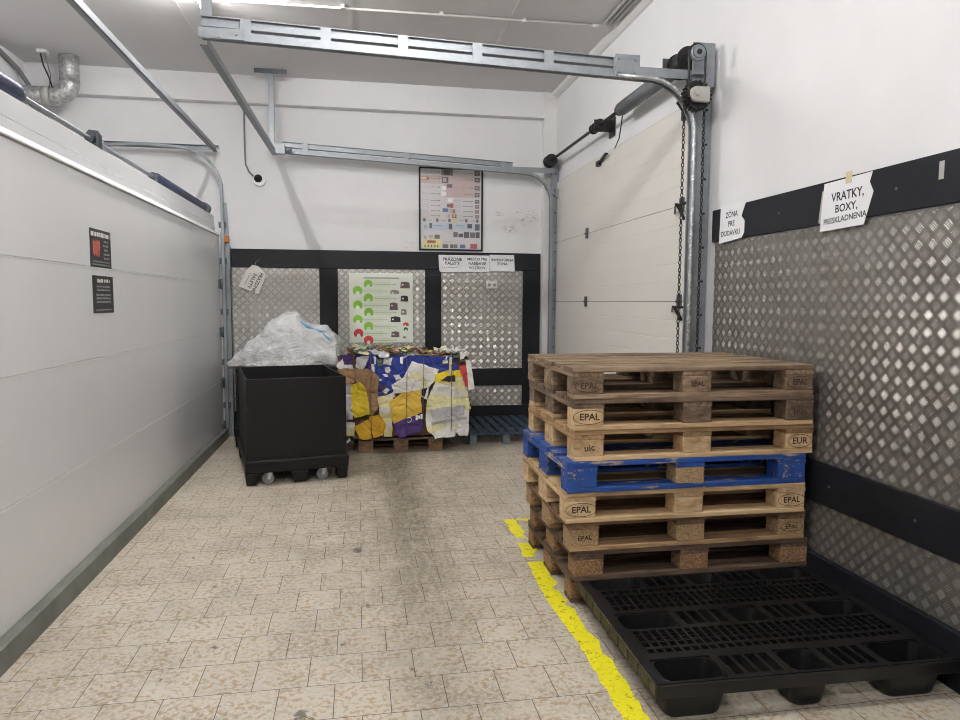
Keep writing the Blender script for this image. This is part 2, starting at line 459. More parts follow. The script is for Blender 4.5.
def scribble(mb, x0, x1, y, h, z, mi=0, rng=random):
    """an illegible line of small print"""
    x = x0
    while x < x1:
        w = rng.uniform(.5,1.6)*h
        w = min(w, x1-x)
        mb.box(x, y-h/2*rng.uniform(.7,1), z, x+w*.86, y+h/2*rng.uniform(.6,1), z+.0002, mi)
        x += w+(h*.5 if rng.random() < .25 else h*.12)

# ------------------------------------------------------------------ room
XR, XL, YB, YF, ZC = 2.27, -3.28, 7.95, -2.6, 3.86
DY0, DY1, DZ = 4.40, 7.86, 2.84                          # opening of the door in the right-hand wall
tag(MB().box(XL-.15, YF-.15, -.12, XR+.15, YB+.15, 0).build('floor', MAT['floor']), kind='structure')
tag(MB().box(XL-.15, YF-.15, ZC, XR+.15, YB+.15, ZC+.12).build('ceiling', MAT['ceil']), kind='structure')
tag(MB().box(XL-.15, YB, 0, XR+.15, YB+.15, ZC).build('wall_back', m_wall_scuffed('scuffed_white_wall_paint', rgb(226,226,228), ((1.93,2.47,.20),(1.75,2.33,.12),(.57,2.13,.10),(1.62,2.50,.09)))), kind='structure')
tag(MB().box(XL-.15, YF, 0, XL, YB, ZC).build('wall_left', MAT['wall']), kind='structure')
tag(MB().box(XL-.15, YF-.15, 0, XR+.15, YF, ZC).build('wall_front', MAT['wall']), kind='structure')
w = MB()
w.box(XR, YF, 0, XR+.15, DY0, ZC); w.box(XR, DY0, DZ, XR+.15, DY1, ZC); w.box(XR, DY1, 0, XR+.15, YB, ZC)
tag(w.build('wall_right', MAT['wall']), kind='structure')
# plaster step across the back wall, corner casing, ceiling mouldings and seams
tag(MB().box(XL, YB-.11, 3.575, 2.12, YB, ZC).build('trim_1', MAT['wall']), kind='structure')
tag(MB().box(2.12, YB-.10, 0, XR, YB, 3.80).box(2.10, YB-.115, 3.80, XR, YB, ZC).build('trim_2', MAT['trim_white']), kind='structure')
tag(MB().prism([(XR,ZC),(XR-.07,ZC),(XR-.06,ZC-.03),(XR-.02,ZC-.055),(XR,ZC-.06)], 0, YB-.115-YF, 0,
    Matrix(((1,0,0,0),(0,0,1,YF),(0,1,0,0),(0,0,0,1)))).build('trim_3', MAT['trim_white']), kind='structure')
tag(MB().box(-.05, YF, ZC-.004, -.02, YB-.02, ZC).build('trim_4', MAT['ceil']), kind='structure')
tag(MB().box(1.28, YF, ZC-.004, 1.31, YB-.02, ZC).build('trim_5', MAT['ceil']), kind='structure')
tag(MB().box(-1.44, YF, ZC-.004, -1.41, YB-.02, ZC).build('trim_6', MAT['ceil']), kind='structure')

# black boards and diamond plates of the back wall (local frame: x right, y up, z out of the wall)
def board(n, x0, x1, z0, z1, y=YB, t=.028):
    tag(MB().box(x0, y-t, z0, x1, y, z1).build('trim_%d' % n, MAT['black_board'], bevel=.002), kind='structure')
board(7, -1.42, 2.11, 1.845, 2.045)
board(8, -.425, -.225, .262, 1.844); board(9, .755, .94, .262, 1.844); board(10, 1.905, 2.11, .262, 1.844)
board(11, .941, 1.904, .50, .70)
tag(MB().box(-1.42, YB-.028, 0, 2.11, YB, .26).build('baseboard_back', MAT['black_board'], bevel=.002), kind='structure')
def plate(label, org, fr, w, h, mat, group=None):
    M = frame(org, *fr)
    o = MB().box(0, 0, 0, w, h, .008).build('tread_plate', mat); o.matrix_world = M
    tag(o, label, 'wall panel', group)
    return o
plate('diamond tread plate on the back wall behind the plastic bag', (-1.415, YB, .263), BACK, .988, 1.58, MAT['plate_b'])
plate('diamond tread plate on the back wall behind the green waste poster', (-.223, YB, .263), BACK, .976, 1.58, MAT['plate_b'])
plate('tall diamond tread plate on the back wall below the three taped signs', (.942, YB, .702), BACK, .961, 1.141, MAT['plate_b'])
plate('low wide diamond tread plate on the back wall above the faded blue pallet', (.942, YB, .263), BACK, .961, .235, MAT['plate_b'])
# right-hand wall
def boardr(n, y0, y1, z0, z1, t=.024, name=None):
    o = MB().box(XR-t, y0, z0, XR, y1, z1).build(name or 'trim_%d' % n, MAT['black_board'], bevel=.002); tag(o, kind='structure')
YE = -1.0
boardr(12, YE, 4.17, 1.866, 2.068); boardr(13, YE, 4.15, .49, .69); boardr(0, YE, 4.15, 0, .225, .036, 'baseboard_right')
plate('large diamond tread plate on the side wall under the small torn sign', (XR, 4.15, .692), RIGHT, 1.08, 1.166, MAT['plate_r'])
plate('large diamond tread plate on the side wall nearest the camera, under the wide black board', (XR, 3.068, .692), RIGHT, 4.06, 1.166, MAT['plate_r'])
plate('low diamond tread plate on the side wall behind the wooden pallet stack', (XR, 4.15, .227), RIGHT, 1.08, .261, MAT['plate_r'])
plate('low diamond tread plate on the side wall beside the black plastic pallet', (XR, 3.068, .227), RIGHT, 4.06, .261, MAT['plate_r'])

for (yy, zz, tt) in ((3.45,1.965,.024),(2.62,1.965,.024),(1.8,1.965,.024),(2.95,.59,.024),(2.42,.59,.024),(3.6,.59,.024)):
    o = MB().cyl((XR-tt-.002,yy,zz),(XR-tt,yy,zz),.007,8).build('screw', MAT['galv_dark']); tag(o, kind='structure'); o.parent = bpy.data.objects['trim_12' if zz > 1 else 'trim_13']
# ------------------------------------------------------------------ left sectional door (door_1)
LX = -1.45
d1 = bpy.data.objects.new('door_1', None); COL.objects.link(d1); d1.location = (LX, 4.4, 0); tag(d1, 'wide pale grey sectional door with smooth panels', 'door', kind='structure')
zs = [.105, .615, 1.157, 1.666, 2.165]
for a, b in zip(zs, zs[1:]):
    MB().prism([(-.042,a),(-.002,a),(0,a+.003),(0,b-.009),(-.006,b-.0012),(-.042,b-.0012)], 0, 6.76, 0, Matrix(((1,0,0,0),(0,0,1,-3.4),(0,1,0,0),(0,0,0,1)))).build('panel', MAT['door'], d1)
MB().prism([(-.034,2.1645),(.012,2.1645),(.012,2.172),(-.02,2.205),(-.034,2.205)], 0, 6.76, 0, Matrix(((1,0,0,0),(0,0,1,-3.4),(0,1,0,0),(0,0,0,1)))).build('top_seal', MAT['door_edge'], d1)
MB().box(-.075, -3.4, 2.17, -.035, 3.36, 2.262).build('header_panel', MAT['door'], d1, bevel=.003)
MB().box(-.080, -3.4, 2.269, -.045, 3.36, 2.375).build('header_panel', MAT['door'], d1, bevel=.003)
zq_ = (.13, .60, 1.14, 1.65)
for zq in zq_:
    h = MB(); h.box(.0, 3.27, zq-.04, .018, 3.345, zq+.05); h.cyl((.02,3.33,zq-.05), (.02,3.33,zq+.06), .011, 8)
    h.build('hinge', MAT['galv_dark'], d1)
cb = MB(); cb.prism([(-1.455,0),(-1.40,0),(-1.402,.098),(-1.412,.105),(-1.455,.105)], 0, 6.74, 0, Matrix(((1,0,0,0),(0,0,1,1.0),(0,1,0,0),(0,0,0,1))))
tag(cb.build('trim_14', MAT['curb']), kind='structure')

def rail_L(mb, a, b, w, t, up):                       # an L-section made of two flats
    mb.bar(a, b, w, t, up)
for b in zs[1:-1]:
    MB().box(-.01, -3.4, b-.008, .0015, 3.36, b-.0022).build('joint_strip', MAT['door_edge'], d1)
# track of the left door
tr = thing('door_track', 'galvanised track and post at the far end of the wide grey door', 'door track', (-1.40, 7.82, 0))
p = MB(); p.box(-.045, -.006, 0, .05, 0, 2.06); p.prism([(-.045,2.06),(.05,2.06),(.028,2.52),(-.02,2.52)], 0, .006, 0, frame((0,0,0),(1,0,0),(0,0,1)))
p.box(.046, -.006, 0, .05, .05, 2.06)
p.build('post', MAT['galv'], tr)
arc = [(-.02,-.045,.1),(-.02,-.045,2.30),(-.022,-.045,2.42)]
for k in range(1, 11):
    a = k/10*PI/2; arc.append((-.022-.42*(1-math.cos(a)), -.045, 2.64+.42*math.sin(a)))
arc += [(-.8,-.045,3.075),(-1.16,-.045,3.05)]
def ribbon(mb, pts, w, t):                             # C-shaped rail: three thin strips along a path in the XZ plane
    P = [Vector(q) for q in pts]
    for (dy, hw, dn) in ((0, w/2, 0), (-w*.42, t*1.6, .012), (w*.42, t*1.6, .012)):
        vs = []; fs = []
        for i, q in enumerate(P):
            d = (P[min(i+1, len(P)-1)]-P[max(i-1, 0)]).normalized(); n = Vector((d.z, 0, -d.x))
            for (sy, sn) in ((-1,-1),(1,-1),(1,1),(-1,1)):
                tn = t/2 if dn == 0 else .014
                vs.append(q+Vector((0, dy+sy*hw, 0))+n*(dn+sn*tn))
        for i in range(len(P)-1):
            for k in range(4):
                fs.append((i*4+k, i*4+(k+1) % 4, (i+1)*4+(k+1) % 4, (i+1)*4+k))
        fs += [(3,2,1,0), tuple((len(P)-1)*4+k for k in range(4))]
        mb.add(vs, fs)
p = MB(); ribbon(p, arc, .05, .004); p.build('curved_rail', MAT['galv'], tr)
p = MB(); p.box(-1.16, -.012, 3.06, -.03, -.006, 3.105); p.box(-1.16, -.05, 3.10, -.03, -.006, 3.105); p.build('angle_bar', MAT['galv'], tr)
for zq in (.35, .82, 1.36, 1.9, 2.28):
    MB().box(-.05, -.05, zq-.03, .02, -.006, zq+.03).build('track_clip', MAT['galv_dark'], tr)
MB().box(-.03, -.05, 2.095, .045, -.008, 2.165).build('buffer', MAT['orange'], tr, bevel=.008, seg=2)['label'] = 'orange rubber buffer'
tb = MB(); tb.box(-1.50, .9, 3.05, -1.46, 7.86, 3.055); tb.box(-1.464, .9, 3.05, -1.46, 7.86, 3.10)
tag(tb.build('steel_angle', MAT['galv']), 'long steel angle running overhead above the wide grey door', 'steel beam')

# torsion shaft above the left door
sh = thing('spring_shaft', 'torsion shaft with navy blue springs above the wide grey door', 'spring shaft', (-1.55, 4.5, 2.43))
MB().cyl((0,-3.4,0), (0,3.26,0), .0135, 14).build('shaft', MAT['galv'], sh)
MB().cyl((0,-3.0,0), (0,-.92,0), .047, 24).build('spring', MAT['spring_blue'], sh)
MB().cyl((0,1.35,0), (0,3.0,0), .043, 24).build('spring', MAT['spring_blue'], sh)
for yy in (-.9, 1.30):
    MB().cyl((0,yy-.03,0), (0,yy+.03,0), .034, 16).build('winding_cone', MAT['galv_dark'], sh)
b = MB(); b.prism([(-.03,-.06),(.06,-.06),(.06,.02),(.04,.05),(-.01,.055),(-.03,.03)], -.004, .004, 0, frame((0,.02,0),(1,0,0),(0,0,1)))
b.box(.045,-.03,-.08,.05,.05,.03); b.cyl((0,-.015,0),(0,.05,0),.026,14)
b.build('bracket', MAT['galv_dark'], sh)
MB().cyl((0,3.06,0),(0,3.16,0),.055,20).build('cable_drum', MAT['galv_dark'], sh)

# ------------------------------------------------------------------ right sectional door (door_2)
d2 = bpy.data.objects.new('door_2', None); COL.objects.link(d2); d2.location = (2.25, 6.1, 0); tag(d2, 'closed ivory sectional door with fine horizontal ribs', 'door', kind='structure')
zs = [.02, .81, 1.488, 2.163, 2.845]
for a, b in zip(zs, zs[1:]):
    prof = [(.045,a+.002),(0,a+.002)]
    for k in range(1, 5):
        q = a+(b-a)*k/5
        prof += [(0,q-.005),(.0012,q-.001),(.0012,q+.001),(0,q+.005)]
    prof += [(0,b-.002),(.045,b-.002)]
    MB().prism(prof, 0, 3.42, 0, Matrix(((1,0,0,0),(0,0,1,-1.68),(0,1,0,0),(0,0,0,1)))).build('panel', MAT['door2'], d2)
    MB().box(.004, -1.68, b-.0018, .04, 1.74, b+.0018).build('joint_strip', MAT['iron'], d2)
for zq in (.81, 1.488, 2.163):
    for yy in (-1.5, .55, 1.68):
        h = MB(); h.box(-.012, yy-.03, zq-.05, 0, yy+.03, zq+.05); h.cyl((-.014,yy-.035,zq),(-.014,yy+.035,zq),.009,8)
        h.build('hinge', MAT['galv_dark'], d2)
for zq in (.78, 1.42, 2.12):
    h = MB(); h.bar((-.01,-1.40,zq), (-.10,-1.60,zq+.03), .012, .02); h.bar((-.01,-1.55,zq-.06), (-.10,-1.62,zq+.03), .012, .02); h.cyl((-.07,-1.55,zq+.03),(-.07,-1.70,zq+.03),.009,8)
    h.build('roller_arm', MAT['iron'], d2)
h = MB(); h.bar((-.01,.22,2.78), (-.04,-.05,2.815), .03, .014); h.box(-.03,.18,2.755,0,.26,2.80); h.build('top_bracket', MAT['iron'], d2)
h = MB(); h.bar((-.01,-1.55,2.78), (-.10,-1.62,2.83), .05, .014); h.box(-.03,-1.62,2.74,0,-1.5,2.80); h.build('roller_arm', MAT['iron'], d2)
h = MB(); h.bar((-.01,1.62,2.70), (-.10,1.66,2.74), .05, .014); h.box(-.03,1.58,2.67,0,1.70,2.76); h.build('roller_arm', MAT['galv'], d2)

# tracks of the right door
def track(label, Y, zlow, slope, xe, side, xc=1.80, p0=2.125, n=6):
    """double horizontal rail with coupling plates, curve, vertical rail and post; x runs towards the wall"""
    t = thing('door_track', label, 'door track', (0, Y, 0))
    z = lambda x: zlow+(xc-x)*slope
    p = MB(); arc = [(xe,0,z(xe)),(xc,0,zlow)]
    R = .33
    for k in range(1, 11):
        a = k/10*PI/2; arc.append((xc+R*math.sin(a), 0, zlow-R*(1-math.cos(a))))
    arc += [(xc+R,0,zlow-R-.3),(xc+R,0,.04)]
    # lower rail follows the curve to the floor
    ribbon(p, arc, .05, .004); p.build('lower_rail', MAT['galv'], t)
    p = MB()
    for dz in (.066,):
        x1 = 1.72
        a, b = (xe,0,z(xe)+dz), (x1,0,z(x1)+dz)
        p.bar(a, b, .004, .052, (0,0,1))
        p.bar((xe,.0,z(xe)+dz+.026), (x1,0,z(x1)+dz+.026), .045, .004); p.bar((xe,0,z(xe)+dz-.026), (x1,0,z(x1)+dz-.026), .045, .004)
        p.bar((xe,0,z(xe)), (x1,0,z(x1)), .03, .046)
    p.build('upper_rail', MAT['galv'], t)
    for k in range(n):
        x = xe+.24+(1.70-xe-.34)*k/(n-1)
        MB().bar((x-.030,side*.024,z(x)+.033), (x+.030,side*.024,z(x)+.033), .004, .120).build('coupling_plate', MAT['galv'], t)
    p = MB(); p.bar((1.60,side*.03,zlow+.02), (2.20,side*.03,zlow+.02), .004, .055); p.bar((1.60,side*.01,zlow+.048), (2.20,side*.01,zlow+.048), .04, .004); p.build('angle_bar', MAT['galv'], t)
    p = MB(); p.box(p0, .028, 0, 2.262, .034, 3.11); p.box(2.258, .034, 0, 2.262, .09, 3.11); p.box(p0, .006, 0, p0+.004, .034, 3.11)
    for zq in [.3+.22*i for i in range(13)]:
        p.cyl((2.228,.022,zq),(2.228,.028,zq),.008,8,1)
    p.build('post', [MAT['galv'], MAT['iron']], t)
    return t, z
MAT['galv_bright'] = m_galv('bright_zinc', rgb(205,208,210), .25)
tn, zn = track('near galvanised track of the ivory door with its chain drive post', 4.225, 2.893, .030, -.85, -1)
tf, zf = track('far galvanised track of the ivory door in front of the framed notice board', 7.72, 2.938, .048, -.78, -1, 1.855, 2.175, 3)
q = MB(); xq = 1.80; pts = [(1.60,-.026,2.885),(xq,-.026,2.880)]
for k in range(1, 11):
    a = k/10*PI/2; pts.append((xq+.318*math.sin(a), -.026, 2.880-.318*(1-math.cos(a))))
pts += [(xq+.318,-.026,1.6),(xq+.318,-.026,.05)]
q.tube(pts, .013, 8); q.build('rolled_lip', MAT['galv_bright'], tn)
q = MB(); q.box(1.83,-.034,2.90,1.99,-.028,3.03)
for (bx, bz) in ((1.855,2.925),(1.96,2.925),(1.855,3.0),(1.96,3.0)): q.cyl((bx,-.042,bz),(bx,-.034,bz),.009,8)
q.v = [(v[0]-.25,v[1],v[2]-.02) for v in q.v]
q.build('splice_plate', MAT['galv'], tn)
q = MB(); q.box(-.86,-.036,2.94,-.62,-.03,2.998); q.box(-.86,-.040,2.945,-.74,-.036,2.993)
for bx in (-.83,-.77,-.66): q.cyl((bx,-.044,2.97),(bx,-.036,2.97),.008,8)
q.build('end_plate', MAT['galv'], tn)
# hangers and the cross bar between the two tracks
hg = thing('track_hanger', 'short steel hanger from the ceiling holding the near track end', 'hanger', (-.83, 4.26, 3.0))
MB().box(-.03,.0,.06,.03,.004,ZC-3.0-.006).box(-.03,.004,.06,-.026,.04,ZC-3.0-.006).build('strut', MAT['galv'], hg)
MB().box(-.12,-.02,ZC-3.0-.006,.12,.04,ZC-3.0).build('ceiling_foot', MAT['galv_dark'], hg)
hg = thing('track_hanger', 'steel hanger with a wide ceiling plate holding the far track end', 'hanger', (-.87, 7.62, 3.06))
MB().box(-.028,0,-.02,.028,.004,ZC-3.06-.012).box(.024,.004,-.02,.028,.05,ZC-3.06-.012).build('strut', MAT['galv'], hg)
q = MB(); q.box(-.16,-.02,ZC-3.06-.012,.16,.05,ZC-3.06); q.box(-.16,-.024,ZC-3.06-.045,.16,-.02,ZC-3.06); q.build('ceiling_foot', MAT['galv_dark'], hg)
q = MB(); q.box(.03,-.03,-.05,.13,.03,.05); q.cyl((.13,0,0),(.2,0,0),.018,10); q.build('bracket', MAT['galv'], hg)
cbm = MB(); cbm.bar((-.86,4.32,2.945), (-.86,7.74,3.02), .045, .004); cbm.bar((-.838,4.32,2.965), (-.838,7.74,3.04), .004, .045)
tag(cbm.build('steel_angle', MAT['galv']), 'overhead steel angle joining the free ends of the two ivory door tracks', 'steel beam')

# torsion shaft above the right door
sh = thing('spring_shaft', 'dark torsion shaft with one grey spring above the ivory door', 'spring shaft', (2.14, 6.0, 3.06))
MB().cyl((0,-1.82,0), (0,1.78,0), .015, 14).build('shaft', MAT['iron'], sh)
MB().cyl((0,-1.42,0), (0,-.48,0), .055, 28).build('spring', MAT['spring_grey'], sh)
MB().cyl((0,-.50,0), (0,-.43,0), .045, 18).build('winding_cone', MAT['iron'], sh)
q = MB(); q.cyl((0,.10,0),(0,.24,0),.03,16); q.cyl((0,.13,0),(0,.15,0),.046,16); q.cyl((0,.19,0),(0,.21,0),.046,16); q.box(-.05,.04,-.06,.12,.047,.045); q.box(.115,-.02,-.10,.124,.12,.07); q.cyl((0,.02,0),(0,.04,0),.05,16)
q.build('coupler', MAT['iron'], sh)
def drum(y0, y1, r):
    m = MB(); m.cyl((0,y0,0),(0,y0+.012,0),r,24); m.cyl((0,y1-.012,0),(0,y1,0),r,24); m.tube([(0,y0+.012,0),(0,(y0+y1)/2,0),(0,y1-.012,0)],[r*.72,r*.82,r*.9],24)
    return m
drum(1.60,1.72,.068).build('cable_drum', MAT['iron'], sh)
drum(-1.66,-1.50,.085).build('cable_drum', MAT['iron'], sh)
q = MB(); q.box(-.10,-1.48,-.07,.12,-1.472,.06); q.box(.112,-1.56,-.08,.12,-1.40,.09); q.build('bearing_plate', MAT['galv_dark'], sh)
q = MB(); q.tube([(.02,-.45,-.05),(.03,-.40,-.12),(.055,-.30,-.19),(.085,-.12,-.235)],.005,6); q.build('safety_cable', MAT['iron'], sh)
# chain hoist on the near post
hs = thing('chain_hoist', 'black chain wheel with grey gear housing on the near post of the ivory door', 'chain hoist', (2.070, 4.15, 2.760))
def toothed(y0, y1, r, n, depth):
    m = MB(); pts = []
    for k in range(n):
        for j, rr in enumerate((r, r, r-depth, r-depth)):
            a = 2*PI*(k+(.0,.3,.5,.8)[j])/n; pts.append((rr*math.cos(a), rr*math.sin(a)))
    m.prism(pts, y0, y1, 0, Matrix(((1,0,0,0),(0,0,1,0),(0,1,0,0),(0,0,0,1))))
    return m
g = toothed(-.03,.03,.092,22,.012); g.v = [(v[0]+.03,v[1],v[2]+.01) for v in g.v]; g.cyl((.03,-.045,.01),(.03,.0,.01),.05,20); g.build('chain_wheel', MAT['iron'], hs)
g = MB(); P = [(.085,-.046),(.085,.046)]+[(.0+.046*math.cos(PI/2+PI*k/10), .046*math.sin(PI/2+PI*k/10)) for k in range(11)]
g.prism(P, .045, .075, 0, frame((0,0,.005),(1,0,0),(0,0,1))); g.ring(0,0,.03,.03,.008,.0752,.0754)
g.v = [(v[0], v[1], v[2]) for v in g.v]
g.cyl((0,-.09,.005),(0,-.075,.005),.016,12)
g.build('gear_housing', MAT['iron_light'], hs, bevel=.004)
g = toothed(-.07,-.05,.05,18,.007); g.v = [(v[0]+.0,v[1],v[2]+.25) for v in g.v]; g.cyl((0,-.085,.25),(0,-.05,.25),.032,16); g.tube([(.042*math.cos(2*PI*k/20),-.072,.25+.042*math.sin(2*PI*k/20)) for k in range(20)],.006,6,closed=True); g.cyl((0,-.092,.25),(0,-.084,.25),.016,12,1)
g.build('sprocket', [MAT['galv'], MAT['iron']], hs)
pts = []
for k in range(13): a = PI*k/12; pts.append((.055*math.cos(a), -.06, .25+.055*math.sin(a)))
pts += [(-.053,-.06,.12)]
for k in range(9): a = PI+PI*k/8; pts.append((.05*math.cos(a), -.06, -.0+.03*math.sin(a)))
pts += [(.053,-.06,.12)]
MB().tube(pts, .007, 6, closed=True).build('drive_chain', MAT['iron'], hs)
g = MB(); g.box(.015,.03,.08,.165,.036,.35); g.box(.0,-.02,.14,.095,.03,.145); 
for (bx,bz) in ((.085,.3),(.085,.25),(.06,.3),(.085,.12)): g.cyl((bx,.02,bz),(bx,.03,bz),.008,8)
g.build('mounting_plate', MAT['galv'], hs)
def chain(x, y, z0, z1, r, label, Lk=.03):
    m = MB(); n = int((z1-z0)/(Lk*.78))
    for i in range(n):
        c = Vector((0,0,z1-z0-(i+.5)*Lk*.78)); ax = Vector((1,0,0)) if i % 2 else Vector((0,1,0))
        pts = []
        for k in range(8):
            a = 2*PI*k/8; pts.append(c+ax*(.0085*math.cos(a))+Vector((0,0,Lk*.46*math.sin(a))))
        m.tube(pts, r, 4, closed=True)
    return tag(m.build('pull_chain', MAT['iron'], loc=(x,y,z0)), label, 'chain', 'pull chains of the ivory door')
chain(2.022, 4.15, .45, 2.80, .0034, 'pull chain hanging over the ribs of the ivory door')
chain(2.178, 4.19, .45, 2.78, .0034, 'pull chain hanging in front of the steel post of the ivory door')

# ------------------------------------------------------------------ ceiling and high-level services
def lamp(x, y, label, rz=0, L=1.2):
    t = thing('ceiling_lamp', label, 'ceiling lamp', (x, y, ZC), rz, 'tube lamps on the ceiling')
    h = L/2
    m = MB(); m.box(-.03,-h,-.045,.03,h,0)
    for sy in (-1, 1): m.box(-.022, sy*h-.02, -.10, .022, sy*h+.02, -.0)
    m.build('housing', MAT['trim_white'], t)
    MB().cyl((0,-h+.021,-.082), (0,h-.021,-.082), .020, 14).build('tube', MAT['lamp'], t)
lamp(-1.17, 5.32, 'lit tube lamp on the ceiling whose end shows above the near track')
lamp(.3, 2.10, 'lit tube lamp on the ceiling over the near floor', PI/2)
lamp(-.6, -1.0, 'lit tube lamp on the ceiling behind the camera', PI/2)

q = MB(); q.cyl((-1.1,5.93,ZC-.016),(2.06,5.87,ZC-.016),.011,8); q.cyl((2.0,5.871,ZC-.018),(2.065,5.87,ZC-.018),.017,8)
for x in (-.1,.7,1.4): q.box(x-.015,5.87,ZC-.03,x+.015,5.93,ZC)
tag(q.build('conduit', MAT['white_pvc']), 'white conduit crossing the ceiling towards the side wall', 'conduit')
for i, (xx, lab) in enumerate(((2.085,'white ceiling conduit farthest from the side wall, running towards the camera'),(2.125,'middle white ceiling conduit of three running beside the side wall'),(2.165,'white ceiling conduit closest to the side wall moulding'))):
    q = MB(); q.cyl((xx,-2.4,ZC-.016),(xx,5.82+.02*i,ZC-.016),.012,8)
    tag(q.build('conduit', MAT['white_pvc']), lab, 'conduit')
dc = thing('air_duct', 'foil air duct bending from the far side wall up to the ceiling', 'duct', (-2.77, 7.58, 3.47))
q = MB(); q.tube([(-.55,0,0),(-.42,0,0),(-.3,0,.0),(-.16,0,0)], .088, 20, caps=True); q.build('horizontal_pipe', MAT['foil'], dc)
el = [(-.17,0,0)]+[(-.15+.15*math.sin(a), 0, .15*(1-math.cos(a))) for a in [PI/2*k/8 for k in range(9)]]
MB().tube(el, .09, 20).build('elbow', MAT['foil'], dc)
MB().tube([(0,0,.14),(0,0,.27),(0,0,.389)], .088, 20).build('vertical_pipe', MAT['foil'], dc)
MB().tube([(-.24,0,0),(-.17,0,0)], .093, 20).build('joint_band', MAT['grey_tape'], dc)
jb = thing('junction_box', 'small white box on the ceiling with loose dark cables beside the air duct', 'junction box', (-2.95, 7.45, ZC))
MB().box(-.04,-.04,-.03,.04,.04,0).build('box', MAT['white_pvc'], jb)
MB().tube([(-.02,0,-.03),(.0,0,-.14),(.04,.02,-.25),(.05,.05,-.33)], .007, 6).build('cable', MAT['seal'], jb)
MB().tube([(.02,0,-.03),(.035,.0,-.12),(.05,.03,-.22),(.02,.05,-.34)], .005, 6).build('cable', MAT['grey_cable'], jb)
q = MB(); q.tube([(XL+.02,6.9,3.80),(XL+.02,7.3,3.79),(XL+.04,7.6,3.72),(XL+.09,7.7,3.6),(XL+.1,7.72,3.4)], .022, 8)
tag(q.build('conduit', MAT['grey_cable']), 'grey flexible conduit curving down beside the air duct', 'conduit')
q = MB(); q.cyl((XL+.02,7.25,3.84),(XL+.02,7.25,2.6),.02,8)
tag(q.build('conduit', MAT['grey_cable']), 'straight grey conduit going down the far side wall', 'conduit')
cam_ = thing('security_camera', 'small round black security camera on the back wall', 'camera', (-1.055, YB, 2.80))
MB().cyl((.012,0,-.012),(.012,-.04,-.012),.066,24).build('base', MAT['socket'], cam_)
q = MB()
for k in range(6):
    a0, a1 = PI/2*k/6, PI/2*(k+1)/6
    q.tube([(0,-.025-.05*math.sin(a0),0),(0,-.025-.05*math.sin(a1),0)], [.046*math.cos(a0), max(.001,.046*math.cos(a1))], 18)
q.build('dome', MAT['seal'], cam_)
q = MB(); q.tube([(-1.19,YB-.012,3.57),(-1.19,YB-.012,3.1),(-1.185,YB-.012,2.95),(-1.15,YB-.012,2.87),(-1.09,YB-.012,2.81)], .009, 8)
tag(q.build('cable', MAT['grey_cable']), 'grey cable running down the back wall to the security camera', 'cable')

# ------------------------------------------------------------------ signs and posters
def sign(name, label, cat, org, fr, outline, mat, rot=0, group=None, t=.0015):
    M = frame(org, *fr) @ Matrix.Rotation(rot, 4, 'Z')
    th = thing(name, label, cat, M=M, group=group)
    MB().prism(outline, 0, t).build('sheet', mat, th)
    return th
def lettering(th, lines, mat, z=.0019):
    for (txt, size, x, y, rot, sx) in lines:
        m = MB(); add_text(m, txt, size, x, y, z, 0, rot, sx); m.build('lettering', mat, th)
YS = YB-.0295
R_ = lambda w, h: [(-w/2,-h/2),(w/2,-h/2),(w/2,h/2),(-w/2,h/2)]
s = sign('paper_sign', 'white paper sign for empty pallets, with a small line of print under its lettering', 'sign', (1.068,YS,1.918), BACK, [(-.14,-.10),(.145,-.10),(.145,.095),(-.16,.095),(-.155,-.03),(-.15,-.08)], MAT['paper'])
lettering(s, [('PRÁZDNE',.05,0,.045,0,1),('PALETY',.05,0,.0,0,1)], MAT['ink'])
m = MB(); scribble(m, -.12, .06, -.045, .013, .0019); m.build('small_print', MAT['grey_ink'], s)
s = sign('paper_sign', 'middle one of three white paper signs taped under the framed notice board', 'sign', (1.357,YS,1.918), BACK, R_(.285,.19), MAT['paper'])
lettering(s, [('MIESTO PRE',.044,0,.05,0,1),('NABÍJANIE',.044,0,.0,0,1),('VOZÍKOV',.044,0,-.05,0,1)], MAT['ink'])
s = sign('paper_sign', 'white paper sign for the inventory zone, last of three towards the ivory door', 'sign', (1.652,YS,1.928), BACK, [(-.15,-.095),(.15,-.095),(.14,.095),(-.15,.095)], MAT['paper'])
lettering(s, [('INVENTÚRNA',.042,0,.035,0,1),('ZÓNA',.042,0,-.01,0,1)], MAT['ink'])
# hanging tag
s = sign('paper_tag', 'crooked paper tag for empty pallets hanging from the black board above the plastic bag', 'sign', (-1.15,YB-.032,1.725), BACK, [(-.105,-.125),(.12,-.145),(.14,.08),(.035,.15),(-.03,.145),(-.075,.06)], MAT['paper_warm'], rot=-.30)
lettering(s, [('PRÁZDNE',.052,.072,-.025,-1.72,1),('PALETY',.052,.012,-.025,-1.72,1)], MAT['ink'])
m = MB(); m2 = MB(); scribble(m2, -.07, .07, 0, .012, .0019); c_, s_ = math.cos(-1.72), math.sin(-1.72)
m.add([(-.035+c_*v[0]-s_*v[1], -.02+s_*v[0]+c_*v[1], v[2]) for v in m2.v], m2.f); m.build('small_print', MAT['grey_ink'], s)
MB().tube([(0,.135,.003),(-.005,.18,.006),(.03,.23,.004)], .0018, 5).build('string', MAT['grey_tape'], s)
